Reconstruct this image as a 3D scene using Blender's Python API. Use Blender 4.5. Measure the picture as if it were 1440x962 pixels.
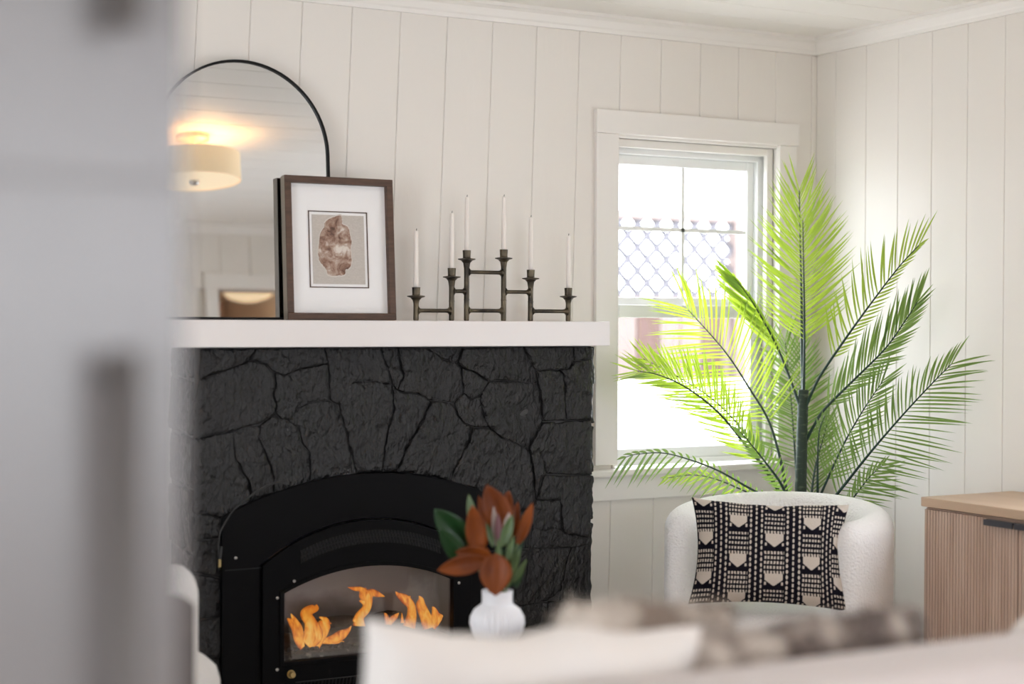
import bpy, bmesh, math, random
import numpy as np
from mathutils import Vector, Matrix, noise as mnoise

for o in list(bpy.data.objects):
    bpy.data.objects.remove(o, do_unlink=True)
sc = bpy.context.scene
C = sc.collection
random.seed(7)
RNG = np.random.default_rng(7)
PI = math.pi

# ------------------------------------------------------------------ camera
FPX, YAW, PITCH, ROLL = 2315.35, 0.509974, -0.0126723, 0.0044421
CAM = np.array([0.0, -4.98514, 1.35])
_a = np.array([math.sin(YAW)*math.cos(PITCH), math.cos(YAW)*math.cos(PITCH), math.sin(PITCH)])
_r = np.array([math.cos(YAW), -math.sin(YAW), 0.0]); _u = np.cross(_r, _a)
R_ = math.cos(ROLL)*_r + math.sin(ROLL)*_u
U_ = -math.sin(ROLL)*_r + math.cos(ROLL)*_u
A_ = _a
cd = bpy.data.cameras.new('camera')
cam = bpy.data.objects.new('camera', cd); C.objects.link(cam)
cd.sensor_width = 36.0; cd.lens = FPX*36.0/1440.0
cd.clip_start = 0.05; cd.clip_end = 200
cam.matrix_world = Matrix(((R_[0], U_[0], -A_[0], CAM[0]), (R_[1], U_[1], -A_[1], CAM[1]),
                           (R_[2], U_[2], -A_[2], CAM[2]), (0, 0, 0, 1)))
cd.dof.use_dof = True
cd.dof.focus_distance = 5.55
cd.dof.aperture_fstop = 1.3
sc.camera = cam

# ------------------------------------------------------------------ world, daylight, exposure
w = bpy.data.worlds.new('overcast'); sc.world = w
w.use_nodes = True
bg = w.node_tree.nodes['Background']
bg.inputs['Color'].default_value = (0.90, 0.955, 1.02, 1)
bg.inputs['Strength'].default_value = 16.0
def portal(name, loc, rot, sx, sy):
    l = bpy.data.lights.new(name, 'AREA'); l.shape = 'RECTANGLE'; l.size = sx; l.size_y = sy
    l.cycles.is_portal = True
    o = bpy.data.objects.new(name, l); C.objects.link(o); o.location = loc; o.rotation_euler = rot
portal('daylight_window', (3.578, 0.16, 1.41), (-PI/2, 0, 0), 0.72, 1.2)
portal('daylight_added_patio', (-1.62, -2.7, 1.015), (0, -PI/2, 0), 1.87, 1.2)  # this and the portals below serve unseen windows added for daylight
portal('daylight_added_kitchen', (1.05, -7.62, 1.525), (PI/2, 0, 0), 2.7, 1.15)
portal('daylight_added_side', (4.25, -2.275, 1.265), (0, PI/2, 0), .87, 1.45)
portal('daylight_added_dining', (-1.62, -5.6, 1.3), (0, -PI/2, 0), 1.3, 2.0)
vs = sc.view_settings
sc.display_settings.display_device = 'sRGB'
vs.view_transform = 'Standard'; vs.look = 'None'; vs.gamma = 1.0; vs.use_curve_mapping = False
vs.exposure = -.55
sc.cycles.use_denoising = True
sc.cycles.max_bounces = 12; sc.cycles.diffuse_bounces = 9; sc.cycles.transparent_max_bounces = 24
sc.cycles.sample_clamp_indirect = 8.0
sc.cycles.caustics_reflective = False; sc.cycles.caustics_refractive = False

# ------------------------------------------------------------------ helpers
def ray(px, py):
    return A_ + (px-720)/FPX*R_ - (py-481)/FPX*U_
def at(px, py, axis, val):
    """photo pixel -> point on the world plane axis = val"""
    d = ray(px, py); t = (val-CAM[axis])/d[axis]
    return CAM + t*d
def deep(px, py, z):
    return CAM + ray(px, py)*z

def P(name): return bpy.data.materials.get(name)
def mat(name, col, rough=0.6, metal=0.0, spec=0.5, bump=None, var=None, coat=0.0, sheen=0.0):
    """principled material; bump=(scale, strength, detail, stretch) ; var=(scale, colour2, stretch, lo, hi)"""
    m = bpy.data.materials.new(name); m.use_nodes = True
    nt = m.node_tree; b = nt.nodes['Principled BSDF']
    b.inputs['Base Color'].default_value = (*col, 1)
    b.inputs['Roughness'].default_value = rough; b.inputs['Metallic'].default_value = metal
    b.inputs['Specular IOR Level'].default_value = spec
    if coat: b.inputs['Coat Weight'].default_value = coat
    if sheen: b.inputs['Sheen Weight'].default_value = sheen
    def coords(stretch):
        tc = nt.nodes.new('ShaderNodeTexCoord'); mp = nt.nodes.new('ShaderNodeMapping')
        nt.links.new(tc.outputs['Object'], mp.inputs['Vector']); mp.inputs['Scale'].default_value = stretch
        return mp
    if var:
        sc_, c2, st, lo, hi = var
        mp = coords(st); n = nt.nodes.new('ShaderNodeTexNoise'); n.inputs['Scale'].default_value = sc_
        n.inputs['Detail'].default_value = 6
        nt.links.new(mp.outputs[0], n.inputs['Vector'])
        r = nt.nodes.new('ShaderNodeValToRGB'); r.color_ramp.elements[0].position = lo; r.color_ramp.elements[1].position = hi
        r.color_ramp.elements[0].color = (*col, 1); r.color_ramp.elements[1].color = (*c2, 1)
        nt.links.new(n.outputs['Fac'], r.inputs['Fac']); nt.links.new(r.outputs['Color'], b.inputs['Base Color'])
    if bump:
        sc_, st_, det, stc = bump
        mp = coords(stc); n = nt.nodes.new('ShaderNodeTexNoise'); n.inputs['Scale'].default_value = sc_
        n.inputs['Detail'].default_value = det
        nt.links.new(mp.outputs[0], n.inputs['Vector'])
        bp = nt.nodes.new('ShaderNodeBump'); bp.inputs['Strength'].default_value = st_; bp.inputs['Distance'].default_value = 0.01
        nt.links.new(n.outputs['Fac'], bp.inputs['Height']); nt.links.new(bp.outputs['Normal'], b.inputs['Normal'])
    return m
def emat(name, col, strength):
    m = bpy.data.materials.new(name); m.use_nodes = True; nt = m.node_tree
    b = nt.nodes['Principled BSDF']; b.inputs['Base Color'].default_value = (*col, 1)
    b.inputs['Emission Color'].default_value = (*col, 1); b.inputs['Emission Strength'].default_value = strength
    return m
def pane_mat(name, tint=(1, 1, 1), gloss=.04):
    m = bpy.data.materials.new(name); m.use_nodes = True; nt = m.node_tree
    nt.nodes.remove(nt.nodes['Principled BSDF']); out = nt.nodes['Material Output']
    t = nt.nodes.new('ShaderNodeBsdfTransparent'); t.inputs[0].default_value = (*tint, 1)
    g = nt.nodes.new('ShaderNodeBsdfGlossy'); g.inputs['Roughness'].default_value = 0.02
    lw = nt.nodes.new('ShaderNodeLayerWeight'); lw.inputs['Blend'].default_value = .5      # Schlick: F0+(1-F0)*(1-cos)^5
    pw = nt.nodes.new('ShaderNodeMath'); pw.operation = 'POWER'; pw.inputs[1].default_value = 5
    f = nt.nodes.new('ShaderNodeMath'); f.operation = 'MULTIPLY_ADD'; f.inputs[1].default_value = 1-gloss; f.inputs[2].default_value = gloss
    nt.links.new(lw.outputs['Facing'], pw.inputs[0]); nt.links.new(pw.outputs[0], f.inputs[0])
    mx = nt.nodes.new('ShaderNodeMixShader')
    nt.links.new(f.outputs[0], mx.inputs[0]); nt.links.new(t.outputs[0], mx.inputs[1]); nt.links.new(g.outputs[0], mx.inputs[2])
    nt.links.new(mx.outputs[0], out.inputs['Surface']); return m
def leaf_mat(name, col, tcol, rough=0.4, tw=0.5, gw=0.06, var=None):
    m = bpy.data.materials.new(name); m.use_nodes = True; nt = m.node_tree
    nt.nodes.remove(nt.nodes['Principled BSDF']); out = nt.nodes['Material Output']
    d = nt.nodes.new('ShaderNodeBsdfDiffuse'); d.inputs[0].default_value = (*col, 1)
    t = nt.nodes.new('ShaderNodeBsdfTranslucent'); t.inputs[0].default_value = (*tcol, 1)
    g = nt.nodes.new('ShaderNodeBsdfGlossy'); g.inputs['Roughness'].default_value = rough
    m1 = nt.nodes.new('ShaderNodeMixShader'); m1.inputs[0].default_value = tw
    m2 = nt.nodes.new('ShaderNodeMixShader'); m2.inputs[0].default_value = gw
    nt.links.new(d.outputs[0], m1.inputs[1]); nt.links.new(t.outputs[0], m1.inputs[2])
    nt.links.new(m1.outputs[0], m2.inputs[1]); nt.links.new(g.outputs[0], m2.inputs[2])
    nt.links.new(m2.outputs[0], out.inputs['Surface'])
    if var:
        tc = nt.nodes.new('ShaderNodeTexCoord'); n = nt.nodes.new('ShaderNodeTexNoise'); n.inputs['Scale'].default_value = var[0]
        nt.links.new(tc.outputs['Object'], n.inputs['Vector'])
        r = nt.nodes.new('ShaderNodeValToRGB'); r.color_ramp.elements[0].color = (*col, 1); r.color_ramp.elements[1].color = (*var[1], 1)
        r.color_ramp.elements[0].position = .4; r.color_ramp.elements[1].position = .65
        nt.links.new(n.outputs['Fac'], r.inputs['Fac']); nt.links.new(r.outputs[0], d.inputs[0])
    return m

class MB:
    def __init__(s): s.v = []; s.f = []
    def add(s, vs, fs):
        k = len(s.v); s.v += [tuple(map(float, q)) for q in vs]; s.f += [tuple(i+k for i in q) for q in fs]; return s
    def box(s, a, b):
        (x0, y0, z0), (x1, y1, z1) = a, b
        x0, x1 = min(x0, x1), max(x0, x1); y0, y1 = min(y0, y1), max(y0, y1); z0, z1 = min(z0, z1), max(z0, z1)
        return s.add([(x0,y0,z0),(x1,y0,z0),(x1,y1,z0),(x0,y1,z0),(x0,y0,z1),(x1,y0,z1),(x1,y1,z1),(x0,y1,z1)],
                     [(0,3,2,1),(4,5,6,7),(0,1,5,4),(1,2,6,5),(2,3,7,6),(3,0,4,7)])
    def prism(s, poly, y0, y1, axis=1):
        """poly of 2-D points (other two axes, in order), extruded along axis from y0 (front) to y1"""
        n = len(poly)
        def mk(p, d):
            q = [p[0], p[1]]; q.insert(axis, d); return q
        vs_ = [mk(p, y0) for p in poly]+[mk(p, y1) for p in poly]
        fs = [tuple(range(n)), tuple(range(2*n-1, n-1, -1))]+[(i, n+i, n+(i+1) % n, (i+1) % n) for i in range(n)]
        return s.add(vs_, fs)
    def lathe(s, prof, n=32, c=(0, 0, 0), close=False):
        vs_ = []; fs = []
        m = len(prof)
        for i in range(n):
            a = 2*PI*i/n
            for r, z in prof: vs_.append((c[0]+r*math.cos(a), c[1]+r*math.sin(a), c[2]+z))
        for i in range(n):
            j = (i+1) % n
            for k in range(m-1): fs.append((i*m+k, j*m+k, j*m+k+1, i*m+k+1))
            if close: fs.append((i*m+m-1, j*m+m-1, j*m, i*m))
        return s.add(vs_, fs)
    def tube(s, path, rad, n=8, cap=True):
        path = [Vector(p) for p in path]; m = len(path)
        if not hasattr(rad, '__len__'): rad = [rad]*m
        t0 = (path[1]-path[0]).normalized()
        ref = Vector((0, 0, 1)) if abs(t0.z) < .9 else Vector((1, 0, 0))
        nrm = t0.cross(ref).normalized(); vs_ = []; fs = []
        for i in range(m):
            t = (path[min(i+1, m-1)]-path[max(i-1, 0)]).normalized()
            nrm = (nrm-t*nrm.dot(t)).normalized(); bn = t.cross(nrm)
            for k in range(n):
                a = 2*PI*k/n; vs_.append(path[i]+(nrm*math.cos(a)+bn*math.sin(a))*rad[i])
        for i in range(m-1):
            for k in range(n):
                l = (k+1) % n; fs.append((i*n+k, i*n+l, (i+1)*n+l, (i+1)*n+k))
        if cap: fs += [tuple(range(n-1, -1, -1)), tuple((m-1)*n+k for k in range(n))]
        return s.add(vs_, fs)
    def mesh(s, name):
        me = bpy.data.meshes.new(name); me.from_pydata(s.v, [], s.f)
        bm = bmesh.new(); bm.from_mesh(me); bmesh.ops.recalc_face_normals(bm, faces=bm.faces); bm.to_mesh(me); bm.free()
        me.update(); return me
    def build(s, name, m, parent=None, smooth=False, bevel=0, seg=2, sub=0, origin=None):
        me = s.mesh(name)
        if smooth:
            for p in me.polygons: p.use_smooth = True
        o = bpy.data.objects.new(name, me); C.objects.link(o)
        if m is not None: me.materials.append(m)
        if origin is not None:
            me.transform(Matrix.Translation(-Vector(origin))); o.location = Vector(origin)
        if bevel:
            b = o.modifiers.new('bevel', 'BEVEL'); b.width = bevel; b.segments = seg; b.limit_method = 'ANGLE'
        if sub:
            q = o.modifiers.new('sub', 'SUBSURF'); q.levels = sub; q.render_levels = sub
        if parent is not None: attach(o, parent)
        return o
def attach(o, parent):
    o.parent = parent
    o.matrix_parent_inverse = world(parent).inverted()
def world(o):
    m = o.matrix_basis.copy()
    while o.parent is not None:
        m = o.parent.matrix_basis @ o.matrix_parent_inverse @ m; o = o.parent
    return m
def tag(o, label, cat, group=None, kind=None):
    if label: o['label'] = label
    if cat: o['category'] = cat
    if group: o['group'] = group
    if kind: o['kind'] = kind
    return o
def thing(name, label, cat, loc=(0, 0, 0), group=None, rz=0.0):
    o = bpy.data.objects.new(name, None); C.objects.link(o); o.location = loc; o.rotation_euler = (0, 0, rz)
    o.empty_display_size = .05
    return tag(o, label, cat, group)
def local(o, parent):
    """parent a mesh already built in the parent's own coordinates"""
    o.parent = parent; return o
def copy_tree(o, parent=None):
    c = o.copy(); C.objects.link(c)
    if parent is not None: c.parent = parent
    for ch in list(o.children): copy_tree(ch, c)
    return c
def structure(o, label=None):
    o['kind'] = 'structure'
    if label: o['label'] = label
    return o

# ------------------------------------------------------------------ materials
PAINT = (0.765, 0.728, 0.682)
M_wall = mat('cream_wall_paint', PAINT, 0.55, bump=(45, .05, 3, (1, 1, .25)))
M_ceil = mat('ceiling_paint', (0.85, 0.825, 0.79), 0.6)
M_trim = mat('white_trim_paint', (0.80, 0.77, 0.735), 0.4)
M_vinyl = mat('white_window_vinyl', (0.86, 0.87, 0.87), 0.35)
M_mantel = mat('mantel_white_paint', (0.75, 0.715, 0.705), 0.42, bump=(30, .04, 3, (1, 1, 1)))
M_backing = mat('wall_backing', (0.45, 0.43, 0.40), 0.9)
M_floor = mat('oak_floor', (0.72, 0.675, 0.62), 0.5, var=(6, (0.78, 0.74, 0.69), (1, 12, 1), .35, .7))
M_stone = mat('charcoal_painted_stone', (0.0115, 0.0108, 0.0112), 0.25, spec=.34, bump=(55, 1.0, 9, (1, 1, .6)))
M_stone.node_tree.nodes['Bump'].inputs['Distance'].default_value = .02
M_mortar = mat('charcoal_painted_mortar', (0.024, 0.022, 0.022), 0.6, bump=(60, .6, 4, (1, 1, 1)))
M_black = mat('black_stove_steel', (0.002, 0.0018, 0.0023), 0.5, spec=.09)
M_blackin = mat('black_recess', (0.005, 0.005, 0.005), 0.9)
M_walnut = mat('walnut_frame_wood', (0.055, 0.027, 0.016), 0.5, var=(14, (0.10, 0.052, 0.032), (1, 1, 8), .3, .7))
M_frame_side = mat('frame_side_wood', (0.36, 0.31, 0.25), 0.6)
M_mat = mat('white_picture_mount', (0.83, 0.82, 0.82), 0.7)
M_print = mat('grey_linen_print', (0.46, 0.42, 0.38), 0.8, var=(160, (0.54, 0.50, 0.46), (1, 1, 6), .35, .65))
M_bronze = mat('aged_bronze', (0.03, 0.025, 0.02), 0.34, metal=.8, var=(18, (0.15, 0.118, 0.075), (1, 1, 1), .35, .75), bump=(40, .15, 4, (1, 1, 1)))
M_wax = mat('white_candle_wax', (0.80, 0.745, 0.70), 0.5)
M_wick = mat('candle_wick', (0.10, 0.09, 0.08), 0.9)
M_mirror = mat('mirror_silver', (0.74, 0.75, 0.755), 0.012, metal=1.0)
M_mframe = mat('black_mirror_frame', (0.006, 0.0055, 0.0055), 0.5, spec=.2)
M_boucle = mat('white_boucle', (0.88, 0.865, 0.86), 0.95, bump=(130, .9, 3, (1, 1, 1)), sheen=.2)
M_legwood = mat('dark_leg_wood', (0.05, 0.032, 0.022), 0.5)
M_oak = mat('pale_oak_top', (0.45, 0.315, 0.215), 0.5, var=(9, (0.53, 0.385, 0.275), (1, .12, 1), .3, .7))
M_flute = mat('fluted_oak', (0.40, 0.275, 0.21), 0.55, var=(5, (0.52, 0.385, 0.31), (1, 6, .5), .3, .7))
M_gun = mat('gunmetal_pull', (0.10, 0.10, 0.115), 0.4, metal=.8)
M_sofa = mat('sofa_linen', (0.59, 0.54, 0.525), 0.95, bump=(220, .3, 2, (1, 1, 1)), sheen=.1)
M_cushion = mat('cream_cushion_linen', (0.76, 0.725, 0.695), 0.95, bump=(9, .35, 3, (1, 1, 1)))
M_vase = mat('white_bisque', (0.84, 0.85, 0.90), 0.45)
M_steel = mat('grey_enamel_steel', (0.15, 0.14, 0.14), 0.24, metal=.0, bump=(50, .05, 2, (1, 1, 30)))
M_handle = mat('dark_handle_metal', (0.075, 0.066, 0.063), 0.55, metal=.1)
M_brown = mat('dark_brown_wood', (0.05, 0.035, 0.032), 0.55, var=(10, (0.07, 0.05, 0.042), (1, 1, 8), .3, .7))
M_glass = pane_mat('clear_pane')
M_fireglass = pane_mat('stove_glass', (.93, .93, .93), .08)
M_liner = mat('fire_liner_painted_reflection', (0.40, 0.42, 0.47), 0.7, var=(3.2, (0.16, 0.155, 0.165), (1, 1, 1), .5, .62))  # grey and dark patches paint in the room's reflection on the glass
M_log = mat('charred_log', (0.04, 0.03, 0.025), 0.95, var=(20, (0.20, 0.16, 0.13), (1, 1, 1), .5, .75), bump=(30, .8, 5, (1, 1, 1)))
M_ember = mat('ash_bed', (0.06, 0.05, 0.045), 0.95, var=(60, (0.35, 0.30, 0.26), (1, 1, 1), .55, .8), bump=(60, .8, 4, (1, 1, 1)))
M_brass = mat('brass', (0.55, 0.42, 0.20), 0.35, metal=.9)
M_cord = mat('black_cord_rubber', (0.012, 0.012, 0.012), 0.5)
M_pot = mat('grey_planter_glaze', (0.35, 0.34, 0.33), 0.5)
M_soil = mat('potting_soil', (0.05, 0.035, 0.025), 0.95)
M_stem = mat('dark_green_stem', (0.008, 0.034, 0.022), 0.4)
M_trunk = mat('palm_trunk', (0.012, 0.03, 0.016), 0.6, var=(30, (0.10, 0.13, 0.08), (1, 1, 3), .55, .72))
M_leaf = leaf_mat('palm_leaflet', (0.13, 0.22, 0.025), (0.52, 0.70, 0.045), tw=.55)
M_leafd = leaf_mat('palm_leaflet_deep', (0.075, 0.15, 0.04), (0.36, 0.56, 0.09), tw=.45)
M_rust = leaf_mat('rust_magnolia_leaf', (0.27, 0.066, 0.009), (0.40, 0.10, 0.012), tw=.2, gw=.02, var=(9, (0.15, 0.035, 0.007)))
M_green = leaf_mat('glossy_green_leaf', (0.012, 0.048, 0.012), (0.04, 0.14, 0.025), .3, .15, .04)
M_sage = leaf_mat('pale_sage_leaf', (0.09, 0.15, 0.05), (0.15, 0.26, 0.07), .4, .2, .05)
M_bud = leaf_mat('mauve_bud', (0.20, 0.08, 0.09), (0.3, 0.12, 0.1), .5, .2, .05)
M_palebud = leaf_mat('pale_bud', (0.50, 0.40, 0.36), (0.5, 0.4, 0.3), .5, .2, .05)
M_fence = mat('brown_fence_board', (0.08, 0.043, 0.036), 0.8, var=(4, (0.105, 0.06, 0.05), (1, 1, .2), .3, .7))
M_fencelt = mat('pale_fence_board', (0.17, 0.128, 0.117), 0.8)
M_lattice = mat('grey_lattice', (0.08, 0.076, 0.088), 0.8)
M_conc = mat('white_render', (0.80, 0.80, 0.80), 0.8)
M_ground = mat('pale_gravel', (0.62, 0.60, 0.57), 0.9, bump=(30, .5, 4, (1, 1, 1)))
M_metal = mat('satin_nickel', (0.5, 0.48, 0.46), 0.35, metal=.9)
M_pink = mat('blush_wall_paint', (0.62, 0.48, 0.41), 0.7)
M_door = mat('dark_door_glass', (0.1, .1, .1), .2)

# ------------------------------------------------------------------ room shell
XL, XR, YB, ZC = -1.5, 4.13, -7.5, 2.44
YO = -3.95                                   # partition that faces the fireplace, seen in the mirror
XP = 2.55
m = MB().box((XL-.3, YB-.3, -.12), (XR+.3, .3, 0)); structure(m.build('floor', M_floor), 'pale floor')

# window opening in the back wall
WX0, WX1, WZ0, WZ1 = 3.215, 3.94, 0.80, 2.012
wb = MB()
for a, b in (((XL-.2, .02, 0), (WX0, .14, ZC+.1)), ((WX1, .02, 0), (XR+.2, .14, ZC+.1)),
             ((WX0, .02, 0), (WX1, .14, WZ0)), ((WX0, .02, WZ1), (WX1, .14, ZC+.1))):
    wb.box(a, b)
wall_back = structure(wb.build('wall_back', M_wall), 'cream board-panelled wall with fireplace and window')
def lean(x):                                  # the boards were nailed up slightly out of plumb
    return float(np.interp(x, [1.6, 2.6, 3.1, 3.4, 4.1], [.043, .036, .026, .015, 0.0]))
grooves = [1.657+.175*k for k in range(-18, 15)]
def gx(x, z): return x - lean(x)*(2.34-z)
def board(x0, x1, z0, z1, parent):
    a, b, c, d = gx(x0, z0)+.0004, gx(x1, z0)-.0004, gx(x1, z1)-.0004, gx(x0, z1)+.0004
    hi = XR+.004
    poly = [(max(a, XL), z0), (min(b, hi), z0), (min(c, hi), z1), (max(d, XL), z1)]
    MB().prism(poly, 0.0, .02).build('board', M_wall, parent, bevel=.0026, seg=1)
for i in range(len(grooves)):
    x0 = grooves[i]; x1 = grooves[i+1] if i+1 < len(grooves) else XR+.05
    if gx(x1, 1.4) > WX0 and gx(x0, 1.4) < WX1:
        zt, zb = WZ1+.02, WZ0-.02; e = .0004
        L0, R0 = (lambda z: gx(x0, z)+e), (lambda z: min(gx(x1, z)-e, XR+.004))
        if gx(x0, 1.4) < WX0-.01:                 # board notched by the left side of the opening
            poly = [(L0(0), 0), (R0(0), 0), (R0(zb), zb), (WX0-.012, zb), (WX0-.012, zt), (R0(zt), zt), (R0(ZC), ZC), (L0(ZC), ZC)]
            MB().prism(poly, 0, .02).build('board', M_wall, wall_back, bevel=.0026, seg=1)
        elif gx(x1, 1.4) > WX1+.01:               # board notched by the right side
            poly = [(L0(0), 0), (R0(0), 0), (R0(ZC), ZC), (L0(ZC), ZC), (L0(zt), zt), (WX1+.012, zt), (WX1+.012, zb), (L0(zb), zb)]
            MB().prism(poly, 0, .02).build('board', M_wall, wall_back, bevel=.0026, seg=1)
        else:
            board(x0, x1, zt, ZC, wall_back); board(x0, x1, 0, zb, wall_back)
    else: board(x0, x1, 0, ZC, wall_back)

SY0_, SY1_, SZ0_, SZ1_ = -3.0, -1.55, .83, 1.7       # unseen side window, added to light the chair and low boards
m = MB(); m.box((XR+.02, YB, 0), (XR+.14, SY0_, ZC+.1)); m.box((XR+.02, SY1_, 0), (XR+.14, .14, ZC+.1)); m.box((XR+.02, SY0_, 0), (XR+.14, SY1_, SZ0_)); m.box((XR+.02, SY0_, SZ1_), (XR+.14, SY1_, ZC+.1))
wall_right = structure(m.build('wall_right', M_wall), 'cream board-panelled wall on the right')
ys = [0.0, -.112] + [-.112-.172*k for k in range(1, 23)]
for a, b in zip(ys[:-1], ys[1:]):
    for z0, z1 in (((0, ZC),) if b > SY1_ or a < SY0_ else ((0, SZ0_), (SZ1_, ZC))):
        MB().box((XR, b+.0004, z0), (XR+.02, a-.0004, z1)).build('board', M_wall, wall_right, bevel=.0022, seg=1)
# left wall with an unseen patio opening added for daylight
PY0, PY1, PZ1 = -3.3, -2.1, 1.95
m = MB()
QY0, QY1, QZ0, QZ1 = -6.6, -4.6, .65, 1.95
m.box((XL-.14, YB, 0), (XL, QY0, ZC+.1)); m.box((XL-.14, QY1, 0), (XL, PY0, ZC+.1)); m.box((XL-.14, QY0, 0), (XL, QY1, QZ0)); m.box((XL-.14, QY0, QZ1), (XL, QY1, ZC+.1)); m.box((XL-.14, PY1, 0), (XL, .14, ZC+.1)); m.box((XL-.14, PY0, PZ1), (XL, PY1, ZC+.1)); m.box((XL-.14, PY0, 0), (XL, PY1, .08))
structure(m.build('wall_left', M_wall), 'cream wall on the left with added patio doors')
# kitchen end wall with an added, unseen window
KX0, KX1, KZ0, KZ1 = -.3, 2.4, .95, 2.1
m = MB(); m.box((XL-.14, YB-.14, 0), (KX0, YB, ZC+.1)); m.box((KX1, YB-.14, 0), (XR+.14, YB, ZC+.1)); m.box((KX0, YB-.14, 0), (KX1, YB, KZ0)); m.box((KX0, YB-.14, KZ1), (KX1, YB, ZC+.1))
structure(m.build('wall_kitchen', mat('taupe_kitchen_paint', (.30, .26, .24), .6)), 'taupe end wall of the kitchen')
# partition facing the fireplace, with a doorway
DX0, DX1, DZ = 3.05, 3.87, 2.065
wall_opp = structure(MB().box((XP, YO-.12, 0), (DX0, YO-.02, ZC)).box((DX1, YO-.12, 0), (XR, YO-.02, ZC)).box((DX0, YO-.12, DZ), (DX1, YO-.02, ZC)).build('wall_opposite', M_wall), 'cream panelled partition with a doorway')
xs = [XP+.175*k for k in range(15)]+[XR]
for a, b in zip(xs[:-1], xs[1:]):
    if b-a < .02: continue
    z0 = DZ if (b > DX0+.02 and a < DX1-.02) else 0
    MB().box((a+.001, YO-.02, z0), (b-.001, YO, ZC)).build('board', M_wall, wall_opp, bevel=.003, seg=1)
structure(MB().box((XP, YB, 0), (XP+.1, YO-.12, ZC)).build('wall_partition', M_pink), 'blush side wall of the next room')
for i, (a, b) in enumerate((((DX0-.075, YO, 0), (DX0, YO+.02, DZ)), ((DX1, YO, 0), (DX1+.1, YO+.02, DZ)), ((DX0-.078, YO, DZ), (DX1+.1, YO+.022, DZ+.085)))):
    structure(MB().box(a, b).build('trim_%d' % (i+1), M_trim, bevel=.003), 'white casing around the doorway')
structure(MB().box((XP+.1, -7.0, 0), (XR, -6.9, ZC)).build('wall_hall', M_pink), 'blush wall of the hall beyond the doorway')
# ceiling of boards
ceil = structure(MB().box((XL-.14, YB-.14, ZC+.02), (XR+.14, .14, ZC+.12)).build('ceiling', M_ceil), 'cream boarded ceiling')
for k in range(37):
    y1 = -.02-.2*k; y0 = y1-.2
    MB().box((XL, max(y0, YB)+.0012, ZC), (XR, y1-.0012, ZC+.02)).build('board', M_ceil, ceil, bevel=.003, seg=1)
# crown mouldings
prof = [(0, 0), (0, -.062), (-.012, -.062), (-.016, -.05), (-.020, -.044), (-.030, -.022), (-.040, -.014), (-.046, -.012), (-.046, 0)]
structure(MB().prism([(y, ZC+z) for y, z in prof], XL, XR, 0).build('trim_4', M_trim), 'crown moulding along the fireplace wall')
structure(MB().prism([(XR+y, ZC+z) for y, z in prof], -3.7, 0, 1).build('trim_5', M_trim), 'crown moulding along the right wall')
structure(MB().prism([(YO-y, ZC+z) for y, z in prof], XP, XR, 0).build('trim_6', M_trim), 'crown moulding above the doorway')
structure(MB().box((3.0, -.016, 0), (XR, 0, .09)).build('baseboard_back', M_trim, bevel=.003), 'low white baseboard')
structure(MB().box((XR-.016, -3.7, 0), (XR, -.016, .09)).build('baseboard_right', M_trim, bevel=.003), 'low white baseboard on the right wall')

# ------------------------------------------------------------------ window
win = structure(thing('window_1', 'white double-hung window behind the palm', None))
def wpart(name, a, b, mt=None, bev=.003, parent=None):
    return MB().box(a, b).build(name, mt or M_trim, parent or win, bevel=bev)
wpart('casing', (3.12, -.019, .835), (3.215, 0, 2.022)); wpart('casing', (3.94, -.019, .835), (4.022, 0, 2.022))
wpart('head_casing', (3.117, -.024, 2.022), (4.03, 0, 2.106))
wpart('sill', (3.06, -.055, .796), (4.06, .04, .822), bev=.006)
wpart('apron', (3.10, -.019, .708), (4.03, 0, .796))
# reveals and stops
wpart('jamb', (WX0-.012, -.004, .822), (WX0, .13, WZ1)); wpart('jamb', (WX1, -.004, .822), (WX1+.012, .13, WZ1)); wpart('jamb', (WX0-.012, -.0035, WZ1), (WX1+.012, .1295, WZ1+.012))
wpart('stop', (WX0, .022, .822), (WX0+.012, .045, WZ1)); wpart('stop', (WX1-.03, .022, .822), (WX1, .045, WZ1)); wpart('stop', (WX0+.012, .0215, WZ1-.03), (WX1-.03, .0445, WZ1))
wpart('outer_frame', (WX0, .06, .822), (WX0+.012, .13, WZ1), M_vinyl); wpart('outer_frame', (WX1-.045, .06, .822), (WX1, .13, WZ1), M_vinyl); wpart('outer_frame', (WX0+.012, .0595, WZ1-.05), (WX1-.045, .1295, WZ1), M_vinyl); wpart('outer_frame', (WX0+.001, .0455, .8225), (WX1-.001, .139, .845), M_vinyl)
GX0, GX1 = WX0+.012, WX1-.045
MR = 1.40                                   # meeting rail height
up = MB()
up.box((GX0, .085, MR), (GX0+.03, .115, WZ1-.05)).box((GX1-.03, .085, MR), (GX1, .115, WZ1-.05)).box((GX0+.03, .0855, WZ1-.085), (GX1-.03, .1145, WZ1-.05)).box((GX0+.03, .0855, MR), (GX1-.03, .1145, MR+.04))
us = up.build('upper_sash', M_vinyl, win, bevel=.003)
lo = MB()
lo.box((GX0, .052, .845), (GX0+.035, .084, MR+.01)).box((GX1-.035, .052, .845), (GX1, .084, MR+.01)).box((GX0+.035, .0525, .845), (GX1-.035, .0835, .885)).box((GX0+.035, .0515, MR-.035), (GX1-.035, .0835, MR+.012))
ls = lo.build('lower_sash', M_vinyl, win, bevel=.003)
uz0, uz1 = MR+.04, WZ1-.085; ux0, ux1 = GX0+.03, GX1-.03
uxm, uzm = (ux0+ux1)/2+.012, (uz0+uz1)/2+.01
MB().box((uxm-.007, .094, uz0), (uxm+.007, .106, uz1)).build('muntin', M_vinyl, us); MB().box((ux0, .094, uzm-.007), (ux1, .106, uzm+.007)).build('muntin', M_vinyl, us)
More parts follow.
